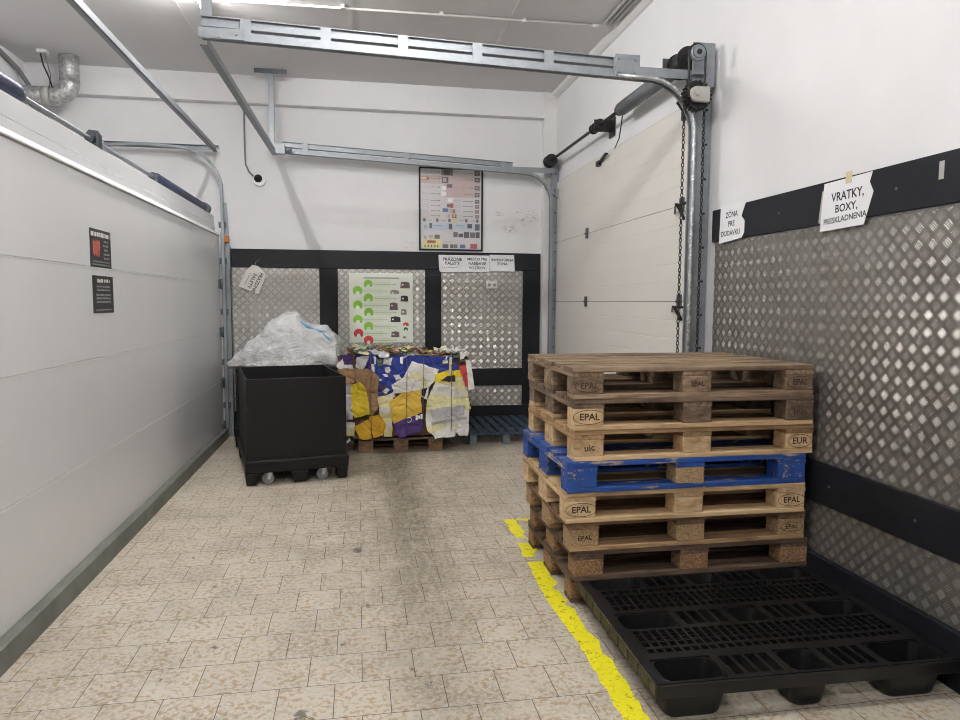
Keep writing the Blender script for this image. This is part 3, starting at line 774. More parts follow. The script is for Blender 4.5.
# side wall signs
XS = XR-.0255
s = sign('paper_sign', 'small torn white sign for the delivery zone at the corner of the black side board', 'sign', (XS,3.92,1.965), RIGHT, [(-.15,-.115),(.11,-.098),(.135,-.07),(.135,.0),(.10,.03),(.115,.06),(.15,.115),(-.14,.115)], MAT['paper'])
lettering(s, [('ZÓNA',.048,-.01,.05,0,1),('PRE',.046,-.01,-.004,0,1),('DODÁVKU',.044,-.018,-.06,0,1)], MAT['ink'])
s = sign('paper_sign', 'large crooked white sign for returns and boxes taped on the black side board', 'sign', (XS,2.925,1.945), RIGHT, [(-.175,-.115),(.125,-.11),(.175,.03),(.15,.075),(.165,.118),(-.155,.113),(-.165,.03)], MAT['paper'])
lettering(s, [('VRATKY,',.058,.01,.038,.02,.95),('BOXY,',.052,.005,-.018,.02,1),('PRESKLADNENIA',.038,-.005,-.068,.04,1)], MAT['ink'])
MB().box(-.005,.09,.0016,.035,.145,.0022).build('tape', MAT['tape'], s)
MB().prism([(-.19,-.07),(-.16,-.08),(-.15,.08),(-.17,.08)], 0, .0012).build('clear_sleeve', MAT['grey_tape'], s)
o = MB().box(-.012,-.035,0,.012,.035,.001).build('tape_strip', MAT['grey_tape']); o.matrix_world = frame((XS+.001,2.39,2.0), *RIGHT)
tag(o, 'short grey tape strip stuck upright on the black side board', 'tape')
# framed notice board
pb = thing('notice_board', 'tall notice board in a thin black frame full of small pictures and arrows', 'notice board', M=frame((1.055,YB,2.53), *BACK))
W, H = .735, .935
m = MB(); t_ = .018
m.box(-W/2,-H/2,0,-W/2+t_,H/2,.02); m.box(W/2-t_,-H/2,0,W/2,H/2,.02); m.box(-W/2+t_,-H/2,0,W/2-t_,-H/2+t_,.02); m.box(-W/2+t_,H/2-t_,0,W/2-t_,H/2,.02)
m.build('frame', MAT['black_board'], pb)
MB().box(-W/2+t_,-H/2+t_,0,W/2-t_,H/2-t_,.008).build('sheet', plain('glossy_print', rgb(205,202,204), .22), pb)
PR = [plain('print_%d' % i, c, .35) for i, c in enumerate((rgb(190,170,170), rgb(96,88,92), rgb(136,120,116), rgb(186,196,210), rgb(212,206,144), rgb(168,88,92), rgb(104,110,150), rgb(108,108,112), rgb(170,164,166), rgb(225,224,226), rgb(120,150,110)))]
m = MB(); rg = random.Random(3)
def u_(cx): return -W/2+(cx-61)/(522-61)*W
def v_(cy): return H/2-(cy-45)/(660-45)*H
def pr(x0,y0,x1,y1,mi,z=.0084): m.box(u_(x0),v_(y0),.008,u_(x1),v_(y1),z,mi)
pr(76,108,505,165,0,.0081); pr(240,165,505,262,0,.0081); pr(82,455,505,510,3,.0081); pr(88,575,220,645,4,.0081)
for i, y in enumerate((80,130,190,240,290,328,365,402)):
    m.box(u_(378),v_(y-1.5),.008,u_(442),v_(y+1.5),.0088,7); m.prism([(u_(440),v_(y-6)),(u_(452),v_(y)),(u_(440),v_(y+6))],.008,.0088,7)
    m.box(u_(145),v_(y-1.5),.008,u_(205),v_(y+1.5),.0088,7); m.prism([(u_(203),v_(y-6)),(u_(215),v_(y)),(u_(203),v_(y+6))],.008,.0088,7)
    k = 22-i
    m.box(u_(482-k),v_(y-k*.8),.008,u_(482+k*.8),v_(y+k*.8),.0086,1 if i < 2 else (7 if i < 5 else 2))
    m.box(u_(482-k*.5),v_(y-k*.3),.008,u_(482+k*.3),v_(y+k*.2),.0089,8)
    scribble(m, u_(80), u_(135), v_(y-5), .006, .0085, 8, rg); scribble(m, u_(80), u_(128), v_(y+6), .006, .0085, 8, rg)
    scribble(m, u_(305), u_(365), v_(y-5), .006, .0085, 8, rg); scribble(m, u_(308), u_(360), v_(y+6), .006, .0085, 8, rg)
pr(222,56,305,104,2); pr(240,62,280,100,1,.0087); pr(225,115,272,158,1); pr(232,120,258,150,8,.0087); pr(262,166,300,192,7); pr(80,118,135,140,5,.0086); pr(80,122,115,134,4,.0088)
pr(222,182,256,212,9); pr(222,222,256,252,9); pr(268,270,305,300,9); pr(262,312,282,338,7); pr(284,308,308,340,5); pr(230,345,272,372,6); pr(280,345,298,380,8); pr(302,350,320,380,5); pr(266,388,284,415,8); pr(298,385,330,415,5); pr(306,388,322,405,4,.0087); pr(300,420,330,450,4)
for x in (100,192,280,402,482): pr(x-9,422,x+9,446,7)
for x in (115,215,345,430): m.box(u_(x+5),v_(433),.008,u_(x+38),v_(436),.0086,7)
pr(275,458,300,500,1); pr(410,458,445,490,1); pr(465,458,500,505,7); pr(135,456,155,496,7); pr(98,470,118,498,8); m.box(u_(160),v_(471),.008,u_(225),v_(474),.0086,6); m.box(u_(325),v_(471),.008,u_(392),v_(474),.0086,6)
pr(308,520,340,558,7); pr(345,530,380,558,1); pr(384,518,424,562,1); pr(428,520,466,562,7); pr(470,518,500,562,1); pr(130,545,160,570,8); pr(172,542,210,572,7); pr(95,550,115,575,8)
pr(120,585,180,605,5,.0086); pr(230,612,272,640,7); pr(286,612,310,640,1); pr(314,612,338,640,7); pr(356,612,396,640,6); pr(432,606,482,642,5)
for y in (520,535,590,600): scribble(m, u_(230), u_(300), v_(y), .005, .0085, 8, rg)
for x in (100,122,145,170,190): pr(x,618,x+10,638,7)
m.build('print', PR, pb)
# green waste poster
gp = thing('waste_poster', 'white poster with green and red round icons on the back wall behind the cardboard bale', 'poster', M=frame((.257,YB-.009,1.405), *BACK))
W, H = .715, .785
MB().box(-W/2,-H/2,0,W/2,H/2,.0015).build('sheet', plain('poster_sheet', rgb(228,232,220), .4, nscale=2, namt=.03), gp)
GP = [plain('poster_ink_%d' % i, c, .45) for i, c in enumerate((rgb(140,196,60), rgb(208,60,62), rgb(104,88,84), rgb(44,42,48), rgb(216,227,200), rgb(240,242,236), rgb(140,132,128), rgb(40,110,80)))]
m = MB()
def u_(cx): return -W/2+(cx-110)/(622-110)*W
def v_(cy): return H/2-(cy-60)/(628-60)*H
m.box(u_(225),v_(95),.0015,u_(510),v_(104),.0018,6)
for i, (cx, cy) in enumerate(((262,150),(177,205),(262,265),(177,322),(265,382),(177,440),(263,497),(182,553),(262,610))):
    c = 0 if i < 7 else 1
    m.disc(u_(cx), v_(cy), .054 if i else .05, .0015, .0019, 20, c, -.9, PI+.9)
    m.disc(u_(cx), v_(cy+16), .02, .0015, .0022, 10, 5 if i % 2 else 4)
    m.box(u_(cx+45), v_(cy), .0015, u_(470 if i % 2 == 0 else 400), v_(cy+2), .0018, 6)
    m.box(u_(cx+45), v_(cy-18), .0015, u_(440 if i % 2 == 0 else 380), v_(cy+20), .0016, 4)
    m.prism([(u_(472 if i % 2 == 0 else 400),v_(cy-6)),(u_(490 if i % 2 == 0 else 415),v_(cy)),(u_(472 if i % 2 == 0 else 400),v_(cy+6))],.0015,.0018,0)
for (x0,y0,x1,y1,c) in ((520,127,598,182,2),(438,195,512,228,6),(522,240,584,290,3),(432,298,500,360,2),(524,350,572,400,6),(440,412,522,460,3),(444,536,512,585,2),(540,462,588,492,1),(545,502,582,530,7),(538,575,568,595,6)):
    m.prism([(u_(x0),v_(y1)),(u_(x1),v_(y1)),(u_(x1-3),v_(y0+8)),(u_((x0+x1)/2),v_(y0)),(u_(x0+4),v_(y0+6))],.0015,.002,c)
    m.box(u_(x0+12),v_(y0+20),.0015,u_(x0+26),v_(y0+32),.0023,5)
m.build('print', GP, gp)
for nm, px_, py_ in (('corner',0,0),):
    pass
# stickers on the grey door
BLK = plain('black_sticker', rgb(30,31,36), .4)
def sticker(label, yc, zc, top):
    s = thing('door_sticker', label, 'sticker', M=frame((LX+.0005,yc,zc), *LEFT))
    W, H = .325, .212
    MB().box(-W/2,-H/2,0,W/2,H/2,.0012).build('sheet', BLK, s)
    m = MB(); rg = random.Random(5+top)
    if top:
        scribble(m, -.145, .145, .078, .028, .0013, 0, rg)
        for y in (.045,.02,-.004,-.028,-.052): scribble(m, .03+rg.random()*.03, .145-rg.random()*.03, y, .014, .0013, 1, rg)
        scribble(m, -.13, .13, -.075, .010, .0013, 1, rg); scribble(m, -.14, .14, -.092, .010, .0013, 1, rg)
        m.build('print', [MAT['white_ink'], MAT['grey_ink']], s)
        h = MB()
        for (x0, dx) in ((-.11,.0),(-.085,.008),(-.06,.012),(-.035,.006)):
            h.prism([(x0-.012,-.03),(x0+.014,-.05),(x0+.02+dx,.03),(x0+.004+dx,.05),(x0-.008+dx,.03)], .0012, .0018)
        h.build('picture', plain('red_picture', rgb(190,92,78), .5, nscale=60, namt=.5), s)
    else:
        scribble(m, -.09, .11, .078, .022, .0013, 0, rg)
        for y in (.045,.025): scribble(m, -.10, .11, y, .010, .0013, 1, rg)
        for y in (-.002,-.022,-.042): scribble(m, -.11, .12, y, .013, .0013, 1, rg)
        scribble(m, -.12, .13, -.088, .008, .0013, 1, rg)
        m.build('print', [MAT['white_ink'], MAT['grey_ink']], s)
sticker('black sticker with red hands picture on the grey door', 4.305, 1.772, 1)
sticker('black sticker with white text only on the grey door, below the red picture sticker', 4.318, 1.512, 0)
# socket
sk = thing('wall_socket', 'small white double socket on the tall tread plate', 'socket', M=frame((1.53,YB-.008,1.675), *BACK))
MB().box(-.066,-.042,0,.066,.042,.03).build('housing', MAT['socket'], sk, bevel=.006)
m = MB()
for x in (-.032,.032): m.disc(x,0,.02,.03,.031,14)
m.build('outlet', MAT['grey_ink'], sk)

# ------------------------------------------------------------------ wooden pallets
def mark(blk, txt, size, x, z, y, oval=True, rot=0, side='front'):
    m = MB()
    M = frame((x, y-.0006, z), (1,0,0), (0,0,1))
    size *= .88
    add_text(m, txt, size, 0, 0, 0, 0, rot, 1.0, M)
    if oval:
        w = size*len(txt)*.40+.008; n = 26
        vs = []; 
        for r_ in (0,.0028): vs += [M @ Vector(((w-r_)*math.cos(2*PI*k/n), (size*.78-r_)*math.sin(2*PI*k/n), 0)) for k in range(n)]
        m.add(vs, [(k,(k+1) % n,n+(k+1) % n,n+k) for k in range(n)])
    m.build('stamp', MAT['burn'], blk)
MAT['burn'] = plain('burnt_stamp', rgb(52,38,30), .8)
def pallet(label, loc, rz, deck, block, bottom=None, group='wooden pallets in the stack', marks=(), odd=None, L=1.2, D=.8, name='wooden_pallet', rnd=None):
    """origin at the floor, centre of the long front edge's pallet; front is -y"""
    bottom = bottom or deck
    t = thing(name, label, 'pallet', loc, rz, group)
    rg = rnd or random.Random(hash(label) % 1000 if False else len(label)*7+int(loc[2]*1000))
    hx, hy = L/2, D/2
    ys = [(-hy, .145), (-hy+.19, .10), (-.0725, .145), (hy-.29, .10), (hy-.145, .145)]
    for (y0, w) in ys:
        j = rg.uniform(-.003,.003); e = rg.uniform(-.006,.004)
        MB().box(-hx+j, y0, .122, hx+e, y0+w, .144).build('deck_board', wood(deck,'x'), t, bevel=.002)
    for x0 in (-hx, -.0725, hx-.145):
        MB().box(x0, -hy+rg.uniform(0,.004), .100, x0+.145, hy, .1215).build('stringer_board', wood(deck,'y'), t, bevel=.002)
    for ix, x0 in enumerate((-hx, -.0725, hx-.145)):
        for iy, (y0, w) in enumerate(((-hy+.002,.10),(-.0725,.145),(hy-.102,.10))):
            kind = block
            if odd and (ix, iy) in odd: kind = odd[(ix, iy)]
            b = MB().box(x0+.002, y0, .0225, x0+.143, y0+w, .0995).build('block', wood(kind,'b'), t, bevel=.003)
            if iy == 0:
                for (mx, txt, size, oval, rot) in marks:
                    if mx == ix: mark(b, txt, size, x0+.075, .061, y0, oval, rot)
    for (y0, w) in ((-hy,.10),(-.0725,.145),(hy-.10,.10)):
        MB().box(-hx+.002, y0, 0, hx-.002, y0+w, .022).build('bottom_board', wood(bottom,'x'), t, bevel=.002)
    return t
SX, SY, SZ = 1.595, 3.494, .1473                       # stack centre
ST = [  # bottom to top: dx, dy, rz, deck, block, bottom, marks, odd, label
 (.026,.104,-.002,'old','chip',None,(),None,'dark worn wooden pallet standing on the floor under the whole stack'),
 (.024,.012,.002,'old','chip',None,(),None,'dark wooden pallet with rough chip blocks, second from the floor in the stack'),
 (.0,.012,.0,'brown','chip_light','mid',((0,'EPAL',.036,False,.06),(2,'EPAL',.036,True,0)),None,'brown wooden pallet with stamped chip blocks, third from the floor in the stack'),
 (-.026,-.016,-.004,'light','fresh','fresh',((0,'EPAL',.048,True,0),(2,'EPAL',.046,True,0)),None,'pale new wooden pallet lying directly under the blue pallet'),
 (-.030,-.020,.006,'blue','blue',None,(),{(1,0):'chip_light'},'blue painted wooden pallet in the middle of the stack'),
 (.007,-.010,.004,'mid','light','light',((0,'uic',.05,False,.1),(2,'EUR',.05,True,0)),None,'light wooden pallet lying directly on the blue pallet'),
 (.002,-.02,-.004,'aged2','aged2','light',((0,'EPAL',.05,True,0),(2,'EPAL',.04,True,0)),{(0,0):'fresh'},'grey brown wooden pallet with one pale corner block, second from the top of the stack'),
 (-.006,-.018,.004,'aged','aged',None,((0,'EPAL',.044,True,0),(1,'EPAL',.036,False,0),(2,'EPAL',.044,True,0)),None,'weathered brown wooden pallet on top of the stack'),
]
SXS = (1.010, 1.030, 1.032, 1.034, 1.030, 1.036, 1.028, 1.028)
for i, (dx, dy, rz, dk, bl, bt, mk, od, lab) in enumerate(ST):
    pt = pallet(lab, (SX+dx, SY+dy, i*SZ), rz, dk, bl, bt, marks=mk, odd=od); pt.scale = (SXS[i], 1.085, 1.021)
bp_ = pallet('small brown wooden pallet under the cardboard bale', (.40, 7.13, 0), 0, 'aged', 'brown', group=None, L=.83)
# splinter of white film on the stack's side
q = MB(); q.tube([(2.262,3.20,.60),(2.266,3.17,.56),(2.262,3.165,.52),(2.268,3.16,.47)], [.004,.012,.008,.003], 6)
tag(q.build('film_scrap', MAT['bag']), 'torn scrap of white film hanging at the pallet stack beside the side wall', 'scrap')
MAT['grey_block'] = plain('worn_grey_blue_block', rgb(104,114,122), .8, nscale=25, namt=.3)
# faded blue pallet at the back wall
t = thing('wooden_pallet', 'low faded blue pallet on the floor against the back wall', 'pallet', (1.51, 7.36, 0))
for k in range(8):
    x0 = -.40+k*.1035
    MB().box(x0, -.42, .128, x0+.075, .52, .148).build('deck_board', wood('dullblue','y'), t, bevel=.002)
for y0 in (-.42, .0, .42):
    MB().box(-.40, y0, .105, .40, y0+.10, .127).build('stringer_board', wood('dullblue','x'), t, bevel=.002)
    for x0 in (-.39,-.04,.31):
        MB().box(x0, y0+.006, .0, x0+.075, y0+.09, .1045).build('block', MAT['grey_block'], t, bevel=.003)

# ------------------------------------------------------------------ black plastic pallet
bp = thing('plastic_pallet', 'low black plastic pallet with slotted deck on the floor in front of the wooden stack', 'pallet', (1.622, 2.630, 0), -.018)
LW, LD = 1.20, .955
holes = []
fx = [(-.56,.235),(-.067,.15),(.315,.235)]; fy = [(-.464,.15),(-.075,.14),(.315,.125)]
FEET = []
for ix, (x0, w) in enumerate(fx):
    for iy, (y0, d) in enumerate(fy):
        holes.append((x0, y0, x0+w, y0+d)); FEET.append((x0, y0, x0+w, y0+d))
def slots(x0, x1, y0, y1, n, bar):
    p = (x1-x0)/n
    for k in range(n): holes.append((x0+k*p+bar/2, y0, x0+(k+1)*p-bar/2, y1))
for (y0, d) in fy:
    slots(-.30, -.09, y0+.012, y0+d-.012, 4, .014); slots(.105, .29, y0+.012, y0+d-.012, 4, .014)
for (ya, yb) in ((-.285,-.09),(.085,.30)):
    n = 4; hgt = (yb-ya)/n
    for r in range(n):
        if r == (2 if ya < 0 else 1): slots(-.545,.545, ya+r*hgt+.004, ya+(r+1)*hgt+.012, 30, .010)
        else: slots(-.545,.545, ya+r*hgt+.016, ya+(r+1)*hgt-.004, 30, .010)
xs = sorted({round(v,4) for h in holes for v in (h[0],h[2])} | {-LW/2, LW/2}); ysr = sorted({round(v,4) for h in holes for v in (h[1],h[3])} | {-LD/2, LD/2})
m = MB(); z0, z1 = .112, .150
import bisect
nx, ny = len(xs)-1, len(ysr)-1
solid = [[True]*ny for _ in range(nx)]
for h in holes:
    i0, i1 = xs.index(round(h[0],4)), xs.index(round(h[2],4)); j0, j1 = ysr.index(round(h[1],4)), ysr.index(round(h[3],4))
    for i in range(i0, i1):
        for j in range(j0, j1): solid[i][j] = False
vid = {}
def V(i, j, top):
    k = (i, j, top)
    if k not in vid: vid[k] = len(m.v); m.v.append((xs[i], ysr[j], z1 if top else z0))
    return vid[k]
def F(*a): m.f.append(list(a)); m.mi.append(0); m.sm.append(False)
# merge runs along x in each row to keep the mesh light
for j in range(ny):
    for i in range(nx):
        if not solid[i][j]: continue
        F(V(i,j,1),V(i+1,j,1),V(i+1,j+1,1),V(i,j+1,1)); F(V(i,j,0),V(i,j+1,0),V(i+1,j+1,0),V(i+1,j,0))
        if i == 0 or not solid[i-1][j]: F(V(i,j,0),V(i,j,1),V(i,j+1,1),V(i,j+1,0))
        if i == nx-1 or not solid[i+1][j]: F(V(i+1,j,0),V(i+1,j+1,0),V(i+1,j+1,1),V(i+1,j,1))
        if j == 0 or not solid[i][j-1]: F(V(i,j,0),V(i+1,j,0),V(i+1,j,1),V(i,j,1))
        if j == ny-1 or not solid[i][j+1]: F(V(i,j+1,0),V(i,j+1,1),V(i+1,j+1,1),V(i+1,j+1,0))
m.build('deck', MAT['black_plastic'], bp)
# thin cross ribs inside the grid fields, a little lower than the deck
rb = MB()
for (ya, yb) in ((-.285,-.09),(.085,.30)):
    for k in range(1, 8):
        y = ya+(yb-ya)*k/8; rb.box(-.545, y-.0025, .115, .545, y+.0025, .143)
rb.build('deck_rib', MAT['black_plastic'], bp)
for (x0, y0, x1, y1) in FEET:
    f = MB(); tp = .012
    def ringp(a, z, r):
        xa, ya, xb, yb = x0-.004+a, y0-.004+a, x1+.004-a, y1+.004-a; pts = []
        for (cx, cy, s0) in ((xb-r,yb-r,0),(xa+r,yb-r,1),(xa+r,ya+r,2),(xb-r,ya+r,3)):
            for k in range(4):
                an = PI/2*s0+PI/2*k/3; pts.append((cx+r*math.cos(an), cy+r*math.sin(an), z))
        return pts
    rings = [ringp(.008,.146,.035), ringp(0,.146,.035), ringp(0,.112,.035), ringp(.016,.012,.035), ringp(.026,.0,.03), ]
    inner = [ringp(.008,.146,.035), ringp(.024,.02,.03)]
    n = 16
    for rs in (rings, inner[::-1]):
        vs = [p for r in rs for p in r]
        fs = [(i*n+k, (i+1)*n+k, (i+1)*n+(k+1) % n, i*n+(k+1) % n) for i in range(len(rs)-1) for k in range(n)]
        f.add(vs, fs, 0, True)
    f.add(rings[-1], [tuple(range(n-1,-1,-1))]); f.add(inner[-1], [tuple(range(n))])
    f.build('foot', MAT['black_plastic'], bp)
lip = MB(); lip.box(-LW/2-.006,-LD/2,.10,-LW/2,LD/2,.147)
for k in range(9): lip.box(-LW/2-.010,-LD/2+.05+k*.105,.10,-LW/2-.006,-LD/2+.058+k*.105,.147)
lip.build('edge_rim', MAT['olive_dust'], bp)['label'] = 'dusty olive side rim'
lip = MB(); lip.box(-LW/2,-LD/2-.008,.098,LW/2,-LD/2,.148); lip.box(-LW/2,LD/2,.098,LW/2,LD/2+.008,.148); lip.box(LW/2,-LD/2-.008,.098,LW/2+.006,LD/2+.008,.148)
lip.build('edge_rim', MAT['black_plastic'], bp, bevel=.004)

# ------------------------------------------------------------------ black box trolleys
def trolley(label, loc, rz, W, D, top):
    t = thing('box_trolley', label, 'trolley', loc, rz, 'black box trolleys')
    hx, hy = W/2, D/2
    b = MB(); b.box(-hx-.01,-hy-.01,.105,hx+.01,hy+.01,.205)
    b.box(-hx-.012,-hy-.012,.165,hx+.012,hy+.012,.208)
    for cx in (-hx+.035, .012, hx-.045):
        for cy in (-hy+.05, hy-.05):
            w0, w1 = (.075,.05) if abs(cx) < .1 else (.048,.040)
            vs = [(cx-w0,cy-.055,.106),(cx+w0,cy-.055,.106),(cx+w0,cy+.055,.106),(cx-w0,cy+.055,.106),(cx-w1,cy-.05,.012),(cx+w1,cy-.05,.012),(cx+w1,cy+.05,.012),(cx-w1,cy+.05,.012)]
            b.add(vs, [(0,1,5,4),(1,2,6,5),(2,3,7,6),(3,0,4,7),(4,5,6,7),(3,2,1,0)])
    b.build('base', MAT['cart_plastic'], t, bevel=.01, seg=2)
    th = .014
    for (x0,y0,x1,y1) in ((-hx+.005,-hy+.005,hx-.005,-hy+.005+th),(-hx+.005,hy-.005-th,hx-.005,hy-.005),(-hx+.005,-hy+.005+th,-hx+.005+th,hy-.005-th),(hx-.005-th,-hy+.005+th,hx-.005,hy-.005-th)):
        MB().box(x0,y0,.205,x1,y1,top).build('side_panel', MAT['cart_plastic'], t, bevel=.004, seg=2)
    for cx in (-.235, .20):
        for cy in (-hy+.07, hy-.07):
            c = MB(); c.box(cx-.03,cy-.02,.095,cx+.03,cy+.02,.106); c.prism([(-.004,-.012),(.014,-.016),(.036,.045),(-.004,.045)], 0, .004, 0, frame((cx,cy-.026,.055),(1,0,0),(0,0,1))); c.prism([(-.004,-.012),(.014,-.016),(.036,.045),(-.004,.045)], 0, .004, 0, frame((cx,cy+.03,.055),(1,0,0),(0,0,1)))
            k = c.build('caster', MAT['fork'], t)
            w = MB(); w.cyl((cx,cy-.02,.047),(cx,cy+.02,.047),.047,24); w.build('wheel', MAT['wheel'], k)
            w = MB(); w.cyl((cx,cy-.024,.047),(cx,cy+.024,.047),.016,12); w.build('hub', MAT['galv'], k)
    return t
ang = math.radians(12.0)
fl = Vector((-.892, 5.61, 0)); rx = Vector((math.cos(ang), math.sin(ang), 0)); ry = Vector((-math.sin(ang), math.cos(ang), 0))
ctr = fl+rx*.41+ry*.575
trolley('open black box trolley on casters in front of the plastic bag', tuple(ctr), ang, .80, 1.13, .862)
trolley('black box trolley at the back wall, mostly hidden under the plastic bag', (-.70, 7.50, 0), 0, 1.04, .70, .80)

# ------------------------------------------------------------------ clear plastic bag
bm = bmesh.new(); bmesh.ops.create_icosphere(bm, subdivisions=6, radius=1)
prof = [(-1.0,.03),(-.8,.13),(-.55,.27),(-.25,.43),(0.05,.535),(.2,.52),(.38,.43),(.55,.39),(.72,.38),(.86,.33),(.95,.22),(1.0,.06)]
def pf(x):
    for (a, h0), (b, h1) in zip(prof, prof[1:]):
        if x <= b: k = (x-a)/(b-a); k = max(0, min(1, k)); return h0+(h1-h0)*k
    return prof[-1][1]
for v in bm.verts:
    d = v.co.copy(); rr = math.sqrt(max(1e-4, 1-d.x*d.x)); zz = d.z/rr
    z = pf(d.x)*max(0, zz)**.75 if zz > 0 else .05*zz
    x = .575*d.x; y = .27*d.y/max(.35, rr**.5)
    n1 = noise.fractal(Vector((x*5, y*5, z*6+3)), 1, 2, 4); n2 = abs(noise.noise(Vector((x*9+5, y*9, z*12))))
    k = .03*n1-.018*n2
    nd = Vector((d.x*.5, d.y, d.z)).normalized()
    v.co = Vector((x, y, z))+nd*k
me = bpy.data.meshes.new('plastic_bag'); bm.to_mesh(me); bm.free()
for p in me.polygons: p.use_smooth = True
me.materials.append(MAT['bag'])
bag = bpy.data.objects.new('film_body', me); COL.objects.link(bag)
BG = thing('plastic_bag', 'large crumpled bag of clear plastic film lying on the rear black trolley', 'bag', (-.735, 7.33, .845)); bag.parent = BG
q = MB(); pts = []
for k in range(12):
    x = .16+.36*k/11; pts.append((x, -.12-.02*math.sin(k*1.3), pf(x/.555)*.88+.012-.003*k))
q.tube(pts, [.006+.008*abs(math.sin(k*.9)) for k in range(12)], 6)
q.tube([(.38,-.16,.31),(.44,-.17,.25),(.50,-.14,.16)], [.004,.014,.005], 6)
q.build('tie_strip', MAT['bag_blue'], BG)['label'] = 'light blue tie strip'

# ------------------------------------------------------------------ cardboard bale
BX, BY = -.133, 6.74
def bl(cx, cy):
    px, py = 330+cx/6.26, 340+cy/6.26
    return (BX+(px-345)*.00982-.47, .965-(py-355)*.00985-.145)
bale = thing('cardboard_bale', 'bale of squashed cardboard packaging tied on a small wooden pallet', 'bale', (.47, BY, .145))
bm = bmesh.new(); bmesh.ops.create_cube(bm, size=1)
bmesh.ops.subdivide_edges(bm, edges=bm.edges[:], cuts=14, use_grid_fill=True)
for v in bm.verts:
    c = v.co.copy()
    x, y, z = c.x*1.17, .40+c.y*.74, .41+c.z*.80
    k = noise.fractal(Vector((x*4, y*4, z*9)), 1, 2, 3)*.03
    bul = .03*(1-(2*c.z)**2)
    v.co = Vector((x+(k+bul)*(2*c.x), y+(k+bul)*2*c.y*.6, z+(k*.6 if c.z > .49 else 0)))
me = bpy.data.meshes.new('body'); bm.to_mesh(me); bm.free(); me.materials.append(MAT['layers'])
o = bpy.data.objects.new('body', me); COL.objects.link(o); o.parent = bale
CB = {k: m_sheet('card_'+k, c, st) for k, c, st in (
 ('blue', rgb(44,62,150), None), ('white', rgb(228,225,222), None), ('purple', rgb(74,46,112), None), ('kraft', rgb(158,122,88), None),
 ('grey', rgb(182,180,186), None), ('yellow', rgb(222,194,44), None), ('gold', rgb(212,164,40), None), ('pale', rgb(226,219,168), (rgb(214,211,204), 7.0)),
 ('striped', rgb(222,213,160), (rgb(212,208,204), 12.0)), ('black', rgb(34,32,34), None), ('red', rgb(190,62,66), None), ('palegold', rgb(224,184,72), None), ('brown', rgb(104,78,56), None), ('green', rgb(96,116,80), None))}
lay = [0]
def sheet(kind, poly, bulge=.02, parent=None, name='cardboard_sheet', lift=None, crump=.012):
    lay[0] += 1
    y0 = -.020-.0026*lay[0] if lift is None else lift
    pts = [bl(*p) for p in poly]
    bm = bmesh.new()
    f = bm.faces.new([bm.verts.new((p[0], 0, p[1])) for p in pts])
    bmesh.ops.triangulate(bm, faces=[f])
    for _ in range(4):
        bmesh.ops.subdivide_edges(bm, edges=[e for e in bm.edges if e.calc_length() > .04], cuts=1)
        bmesh.ops.triangulate(bm, faces=bm.faces[:])
    sd = lay[0]*3.7
    for v in bm.verts:
        jit = .010 if v.is_boundary else 0
        n = 1.5*noise.fractal(Vector((v.co.x*6, 0, v.co.z*6)), 1, 2, 3)+.22*noise.fractal(Vector((v.co.x*9+sd, sd, v.co.z*9)), 1, 2, 3)
        v.co.x += jit*noise.noise(Vector((v.co.z*22+sd, v.co.x*22, 0))); v.co.z += jit*noise.noise(Vector((v.co.x*22, sd, v.co.z*22)))
        v.co.y = y0+crump*n
    ex = bmesh.ops.extrude_face_region(bm, geom=bm.faces[:])
    for g_ in ex['geom']:
        if isinstance(g_, bmesh.types.BMVert): g_.co.y += .004
    bmesh.ops.recalc_face_normals(bm, faces=bm.faces[:])
    me = bpy.data.meshes.new(name); bm.to_mesh(me); bm.free(); me.materials.append(CB[kind])
    o = bpy.data.objects.new(name, me); COL.objects.link(o); o.parent = parent or bale
    return o
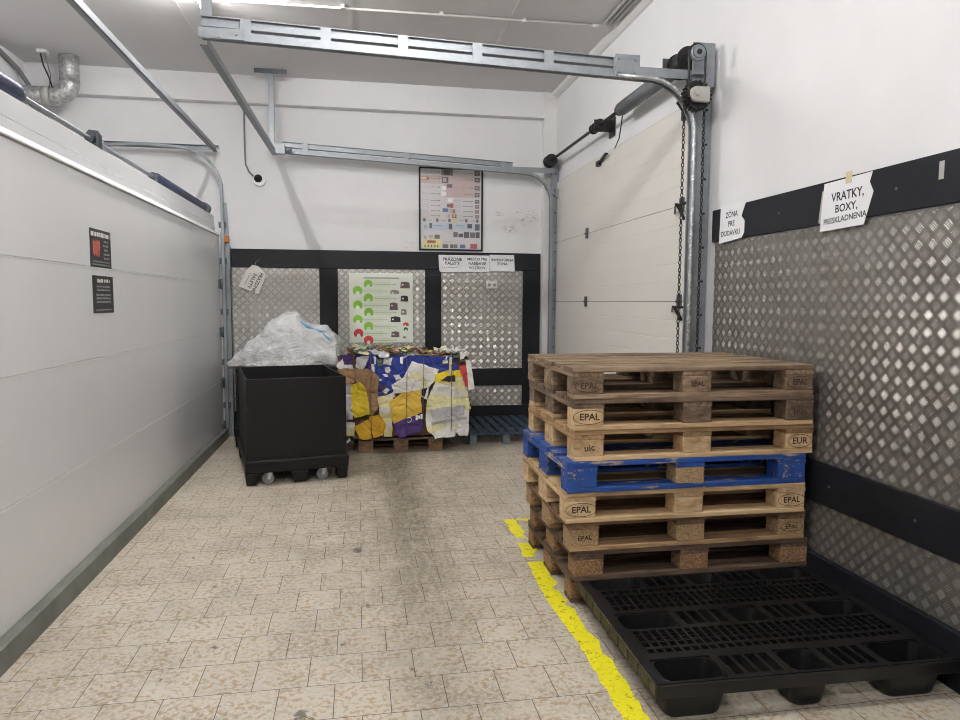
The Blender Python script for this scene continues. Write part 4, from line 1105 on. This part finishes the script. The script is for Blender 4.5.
SH = [
 ('brown', [(50,100),(140,85),(150,180),(300,400),(300,610),(120,610),(85,500),(80,260)]),
 ('brown', [(300,110),(800,105),(850,300),(860,580),(560,600),(300,600)]),
 ('blue', [(150,90),(240,75),(300,115),(390,100),(500,95),(640,105),(790,115),(790,195),(640,205),(500,215),(390,335),(290,350),(280,200),(215,150)]),
 ('white', [(162,108),(240,98),(232,130),(205,185),(160,172)]), ('white', [(328,108),(382,112),(376,155),(325,150)]), ('white', [(335,170),(362,164),(372,190),(352,210),(338,200)]),
 ('white', [(322,212),(350,212),(356,234),(336,230)]), ('white', [(388,218),(425,214),(440,245),(404,254)]), ('white', [(322,322),(346,296),(366,308),(340,336)]), ('white', [(250,150),(268,146),(272,196),(258,200)]), ('purple', [(230,130),(250,128),(252,186),(238,190)]), ('white', [(300,240),(318,238),(316,252),(302,254)]), ('pale', [(355,340),(392,318),(398,352),(372,380)]), ('white', [(268,100),(284,104),(282,150),(272,150)]), ('white', [(690,128),(722,126),(726,150),(694,152)]), ('white', [(430,110),(450,108),(445,150),(426,146)]), ('green', [(285,115),(322,118),(318,160),(290,155)]),
 ('purple', [(62,92),(140,88),(140,152),(72,155)]), ('white', [(42,160),(80,110),(90,150),(142,150),(140,172),(60,176)]),
 ('kraft', [(46,174),(152,174),(152,262),(96,268)]), ('kraft', [(150,176),(255,182),(296,225),(292,425),(250,470),(225,330),(160,262)]),
 ('grey', [(84,275),(134,268),(142,480),(86,492)]), ('yellow', [(130,272),(178,254),(216,286),(246,458),(150,474),(132,440)]),
 ('striped', [(86,492),(150,505),(148,592),(90,586)]), ('striped', [(290,350),(384,334),(376,600),(330,598),(300,450)]),
 ('gold', [(144,532),(232,484),(246,540),(252,604),(206,612),(176,596)]), ('gold', [(240,470),(300,455),(342,520),(318,592),(262,600),(236,540)]),
 ('white', [(500,132),(668,186),(640,250),(604,300),(590,372),(520,330),(400,320),(452,240)]), ('pale', [(374,276),(470,220),(562,190),(562,316),(470,330),(392,330)]), ('striped', [(556,170),(592,176),(590,330),(560,330)]),
 ('palegold', [(362,384),(440,322),(552,312),(562,462),(470,500),(388,516),(372,480)]), ('purple', [(388,514),(470,486),(562,448),(562,562),(480,590),(420,606),(396,584)]),
 ('pale', [(592,366),(650,250),(740,212),(830,240),(858,400),(852,572),(640,602),(590,560),(582,500),(612,440)]), ('yellow', [(646,212),(700,194),(820,188),(832,242),(740,262),(640,262)]), ('black', [(676,256),(716,228),(762,220),(766,258),(736,262)]),
 ('grey', [(612,436),(700,418),(830,408),(822,468),(720,478),(622,494)]), ('grey', [(616,508),(840,482),(838,498),(620,526)]), ('striped', [(770,232),(822,236),(830,360),(776,364)]),
 ('white', [(620,578),(650,566),(692,556),(704,606),(640,614)]), ('white', [(690,556),(716,540),(762,540),(768,600),(706,612)]), ('white', [(762,546),(800,530),(852,556),(846,602),(790,600)]),
 ('striped', [(730,105),(746,108),(740,210),(722,200)]), ('red', [(790,162),(836,160),(846,240),(852,302),(830,285),(804,215)]), ('white', [(830,120),(862,130),(872,210),(886,300),(850,318),(846,230)]), ('white', [(790,80),(835,85),(820,118),(795,120)]),
 ('black', [(556,300),(590,292),(576,350),(556,345)]), ('white', [(88,618),(120,590),(126,606),(100,628)]),
]
for kd, pl in SH:
    o = sheet(kd, pl)
    if kd == 'purple' and pl[0][0] > 300:
        lm = MB(); M = frame((bl(520,480)[0], -.020-.0026*lay[0]-.016, bl(520,480)[1]), (1,0,.18), (0,0,1))
        for k, (w_, h_) in enumerate(((.02,.05),(.02,.03),(.02,.05))): lm.box(k*.024, -h_/2, 0, k*.024+w_, h_/2, .002)
        lm.v = [M @ Vector(v) for v in lm.v]
        M2 = frame((bl(480,492)[0], -.020-.0026*lay[0]-.016, bl(480,492)[1]), (1,0,.1), (0,0,1))
        r2 = MB().ring(0,0,.026,.026,.006,0,0,18); lm.add([M2 @ Vector(v) for v in r2.v], r2.f)
        lm.build('print', MAT['white_ink'], o)
# loose edges along the top
rg = random.Random(11); kinds = ['brown','kraft','white','pale','green','kraft','kraft','grey','white','striped','pale','brown','brown','white']
for k in range(84):
    x = rg.uniform(-.58,.58); y = rg.uniform(-.02,.70) if k > 40 else rg.uniform(-.035,.05); z = rg.uniform(.79,.845)+(.03 if abs(x+.1) < .3 else .01)
    M = Matrix.Translation((x,y,z)) @ Matrix.Rotation(rg.uniform(0,PI),4,'Z') @ Matrix.Rotation(rg.uniform(-.5,.5),4,'X') @ Matrix.Rotation(rg.uniform(-.4,.4),4,'Y')
    w_, d_ = rg.uniform(.05,.16), rg.uniform(.04,.10)
    m = MB(); n = 4; vs = []; fs = []
    for i in range(n+1):
        for j in range(2):
            vs.append(M @ Vector((-w_/2+w_*i/n, (-.5+j)*d_, .012*math.sin(i*2.2+k))))
    for v in list(vs): vs.append(v+Vector((0,0,.004)))
    o_ = 2*(n+1)
    for i in range(n):
        a, b_, c, d = i*2, i*2+2, i*2+3, i*2+1
        fs += [(d,c,b_,a), (o_+a,o_+b_,o_+c,o_+d), (a,b_,o_+b_,o_+a), (c,d,o_+d,o_+c)]
    fs += [(0,o_,o_+1,1), (2*n+1,o_+2*n+1,o_+2*n,2*n)]
    m.add(vs, fs); m.build('cardboard_scrap', CB[kinds[rg.randrange(len(kinds))]], bale)
for x in (-.36,-.02,.14,.41):
    MB().tube([(x,.3,.835),(x,-.05,.845),(x+.004,-.150,.70),(x-.003,-.165,.4),(x,-.150,.1),(x,-.05,.012)], .0035, 5).build('tie_wire', MAT['galv_dark'], bale)

# ------------------------------------------------------------------ yellow floor tape
rg = random.Random(4)
def tape(label, pts, w):
    L, Rr = [], []
    for i in range(len(pts)-1):
        a, b = Vector(pts[i]), Vector(pts[i+1]); n = max(2, int((b-a).length/.05))
        d = (b-a).normalized(); nn = Vector((-d.y, d.x))
        for k in range(n+(1 if i == len(pts)-2 else 0)):
            p = a+(b-a)*k/n
            L.append(tuple(p+nn*(w/2+rg.uniform(-.008,.004)))); Rr.append(tuple(p-nn*(w/2+rg.uniform(-.010,.006)-(rg.uniform(.01,.035) if rg.random() < .18 else 0))))
    m = MB(); n = len(L)
    for i in range(n-1):
        m.prism([L[i], L[i+1], Rr[i+1], Rr[i]], .0, .0012)
    return tag(m.build('floor_tape', MAT['yellow_tape']), label, 'floor marking', 'yellow tape around the pallet place')
tape('long worn strip of yellow tape on the floor beside the plastic pallet and the stack', [(.957,1.2),(.960,2.2),(.976,2.72),(.955,3.2),(.985,3.72)], .10)
tape('short torn piece of yellow tape midway along the wooden stack', [(.985,3.80),(.995,4.03)], .10)
tape('short piece of yellow tape forming the corner on the floor behind the stack', [(1.0,4.13),(1.0,4.50)], .085)
tape('thin sideways strip of yellow tape on the floor near the corner piece', [(1.045,4.48),(1.20,4.46)], .05)

# ------------------------------------------------------------------ camera and settings
F_PX, yaw, pit, rol = 690.0, 0.17431997, 0.08418498, 0.0044730
cy, sy, cp, sp, cr, sr = math.cos(yaw), math.sin(yaw), math.cos(pit), math.sin(pit), math.cos(rol), math.sin(rol)
fw = Vector((sy*cp, cy*cp, -sp)); r0 = Vector((cy, -sy, 0)); u0 = r0.cross(fw)
r1 = r0*cr+u0*sr; u1 = u0*cr-r0*sr
M = Matrix((r1, u1, -fw)).transposed().to_4x4(); M.translation = (0, 0, 1.48)
cam = bpy.data.cameras.new('camera'); cam.sensor_width = 36; cam.lens = 36*F_PX/960; cam.clip_start = .05
co = bpy.data.objects.new('camera', cam); COL.objects.link(co); co.matrix_world = M; scn.camera = co
wd = bpy.data.worlds.new('world'); scn.world = wd; wd.use_nodes = True
wd.node_tree.nodes['Background'].inputs[0].default_value = (.5,.5,.5,1); wd.node_tree.nodes['Background'].inputs[1].default_value = .2
try: scn.cycles.filter_width = 1.0
except Exception: pass
scn.view_settings.view_transform = 'Standard'; scn.view_settings.look = 'None'; scn.view_settings.gamma = 1
scn.view_settings.use_curve_mapping = False; scn.view_settings.exposure = 1.35
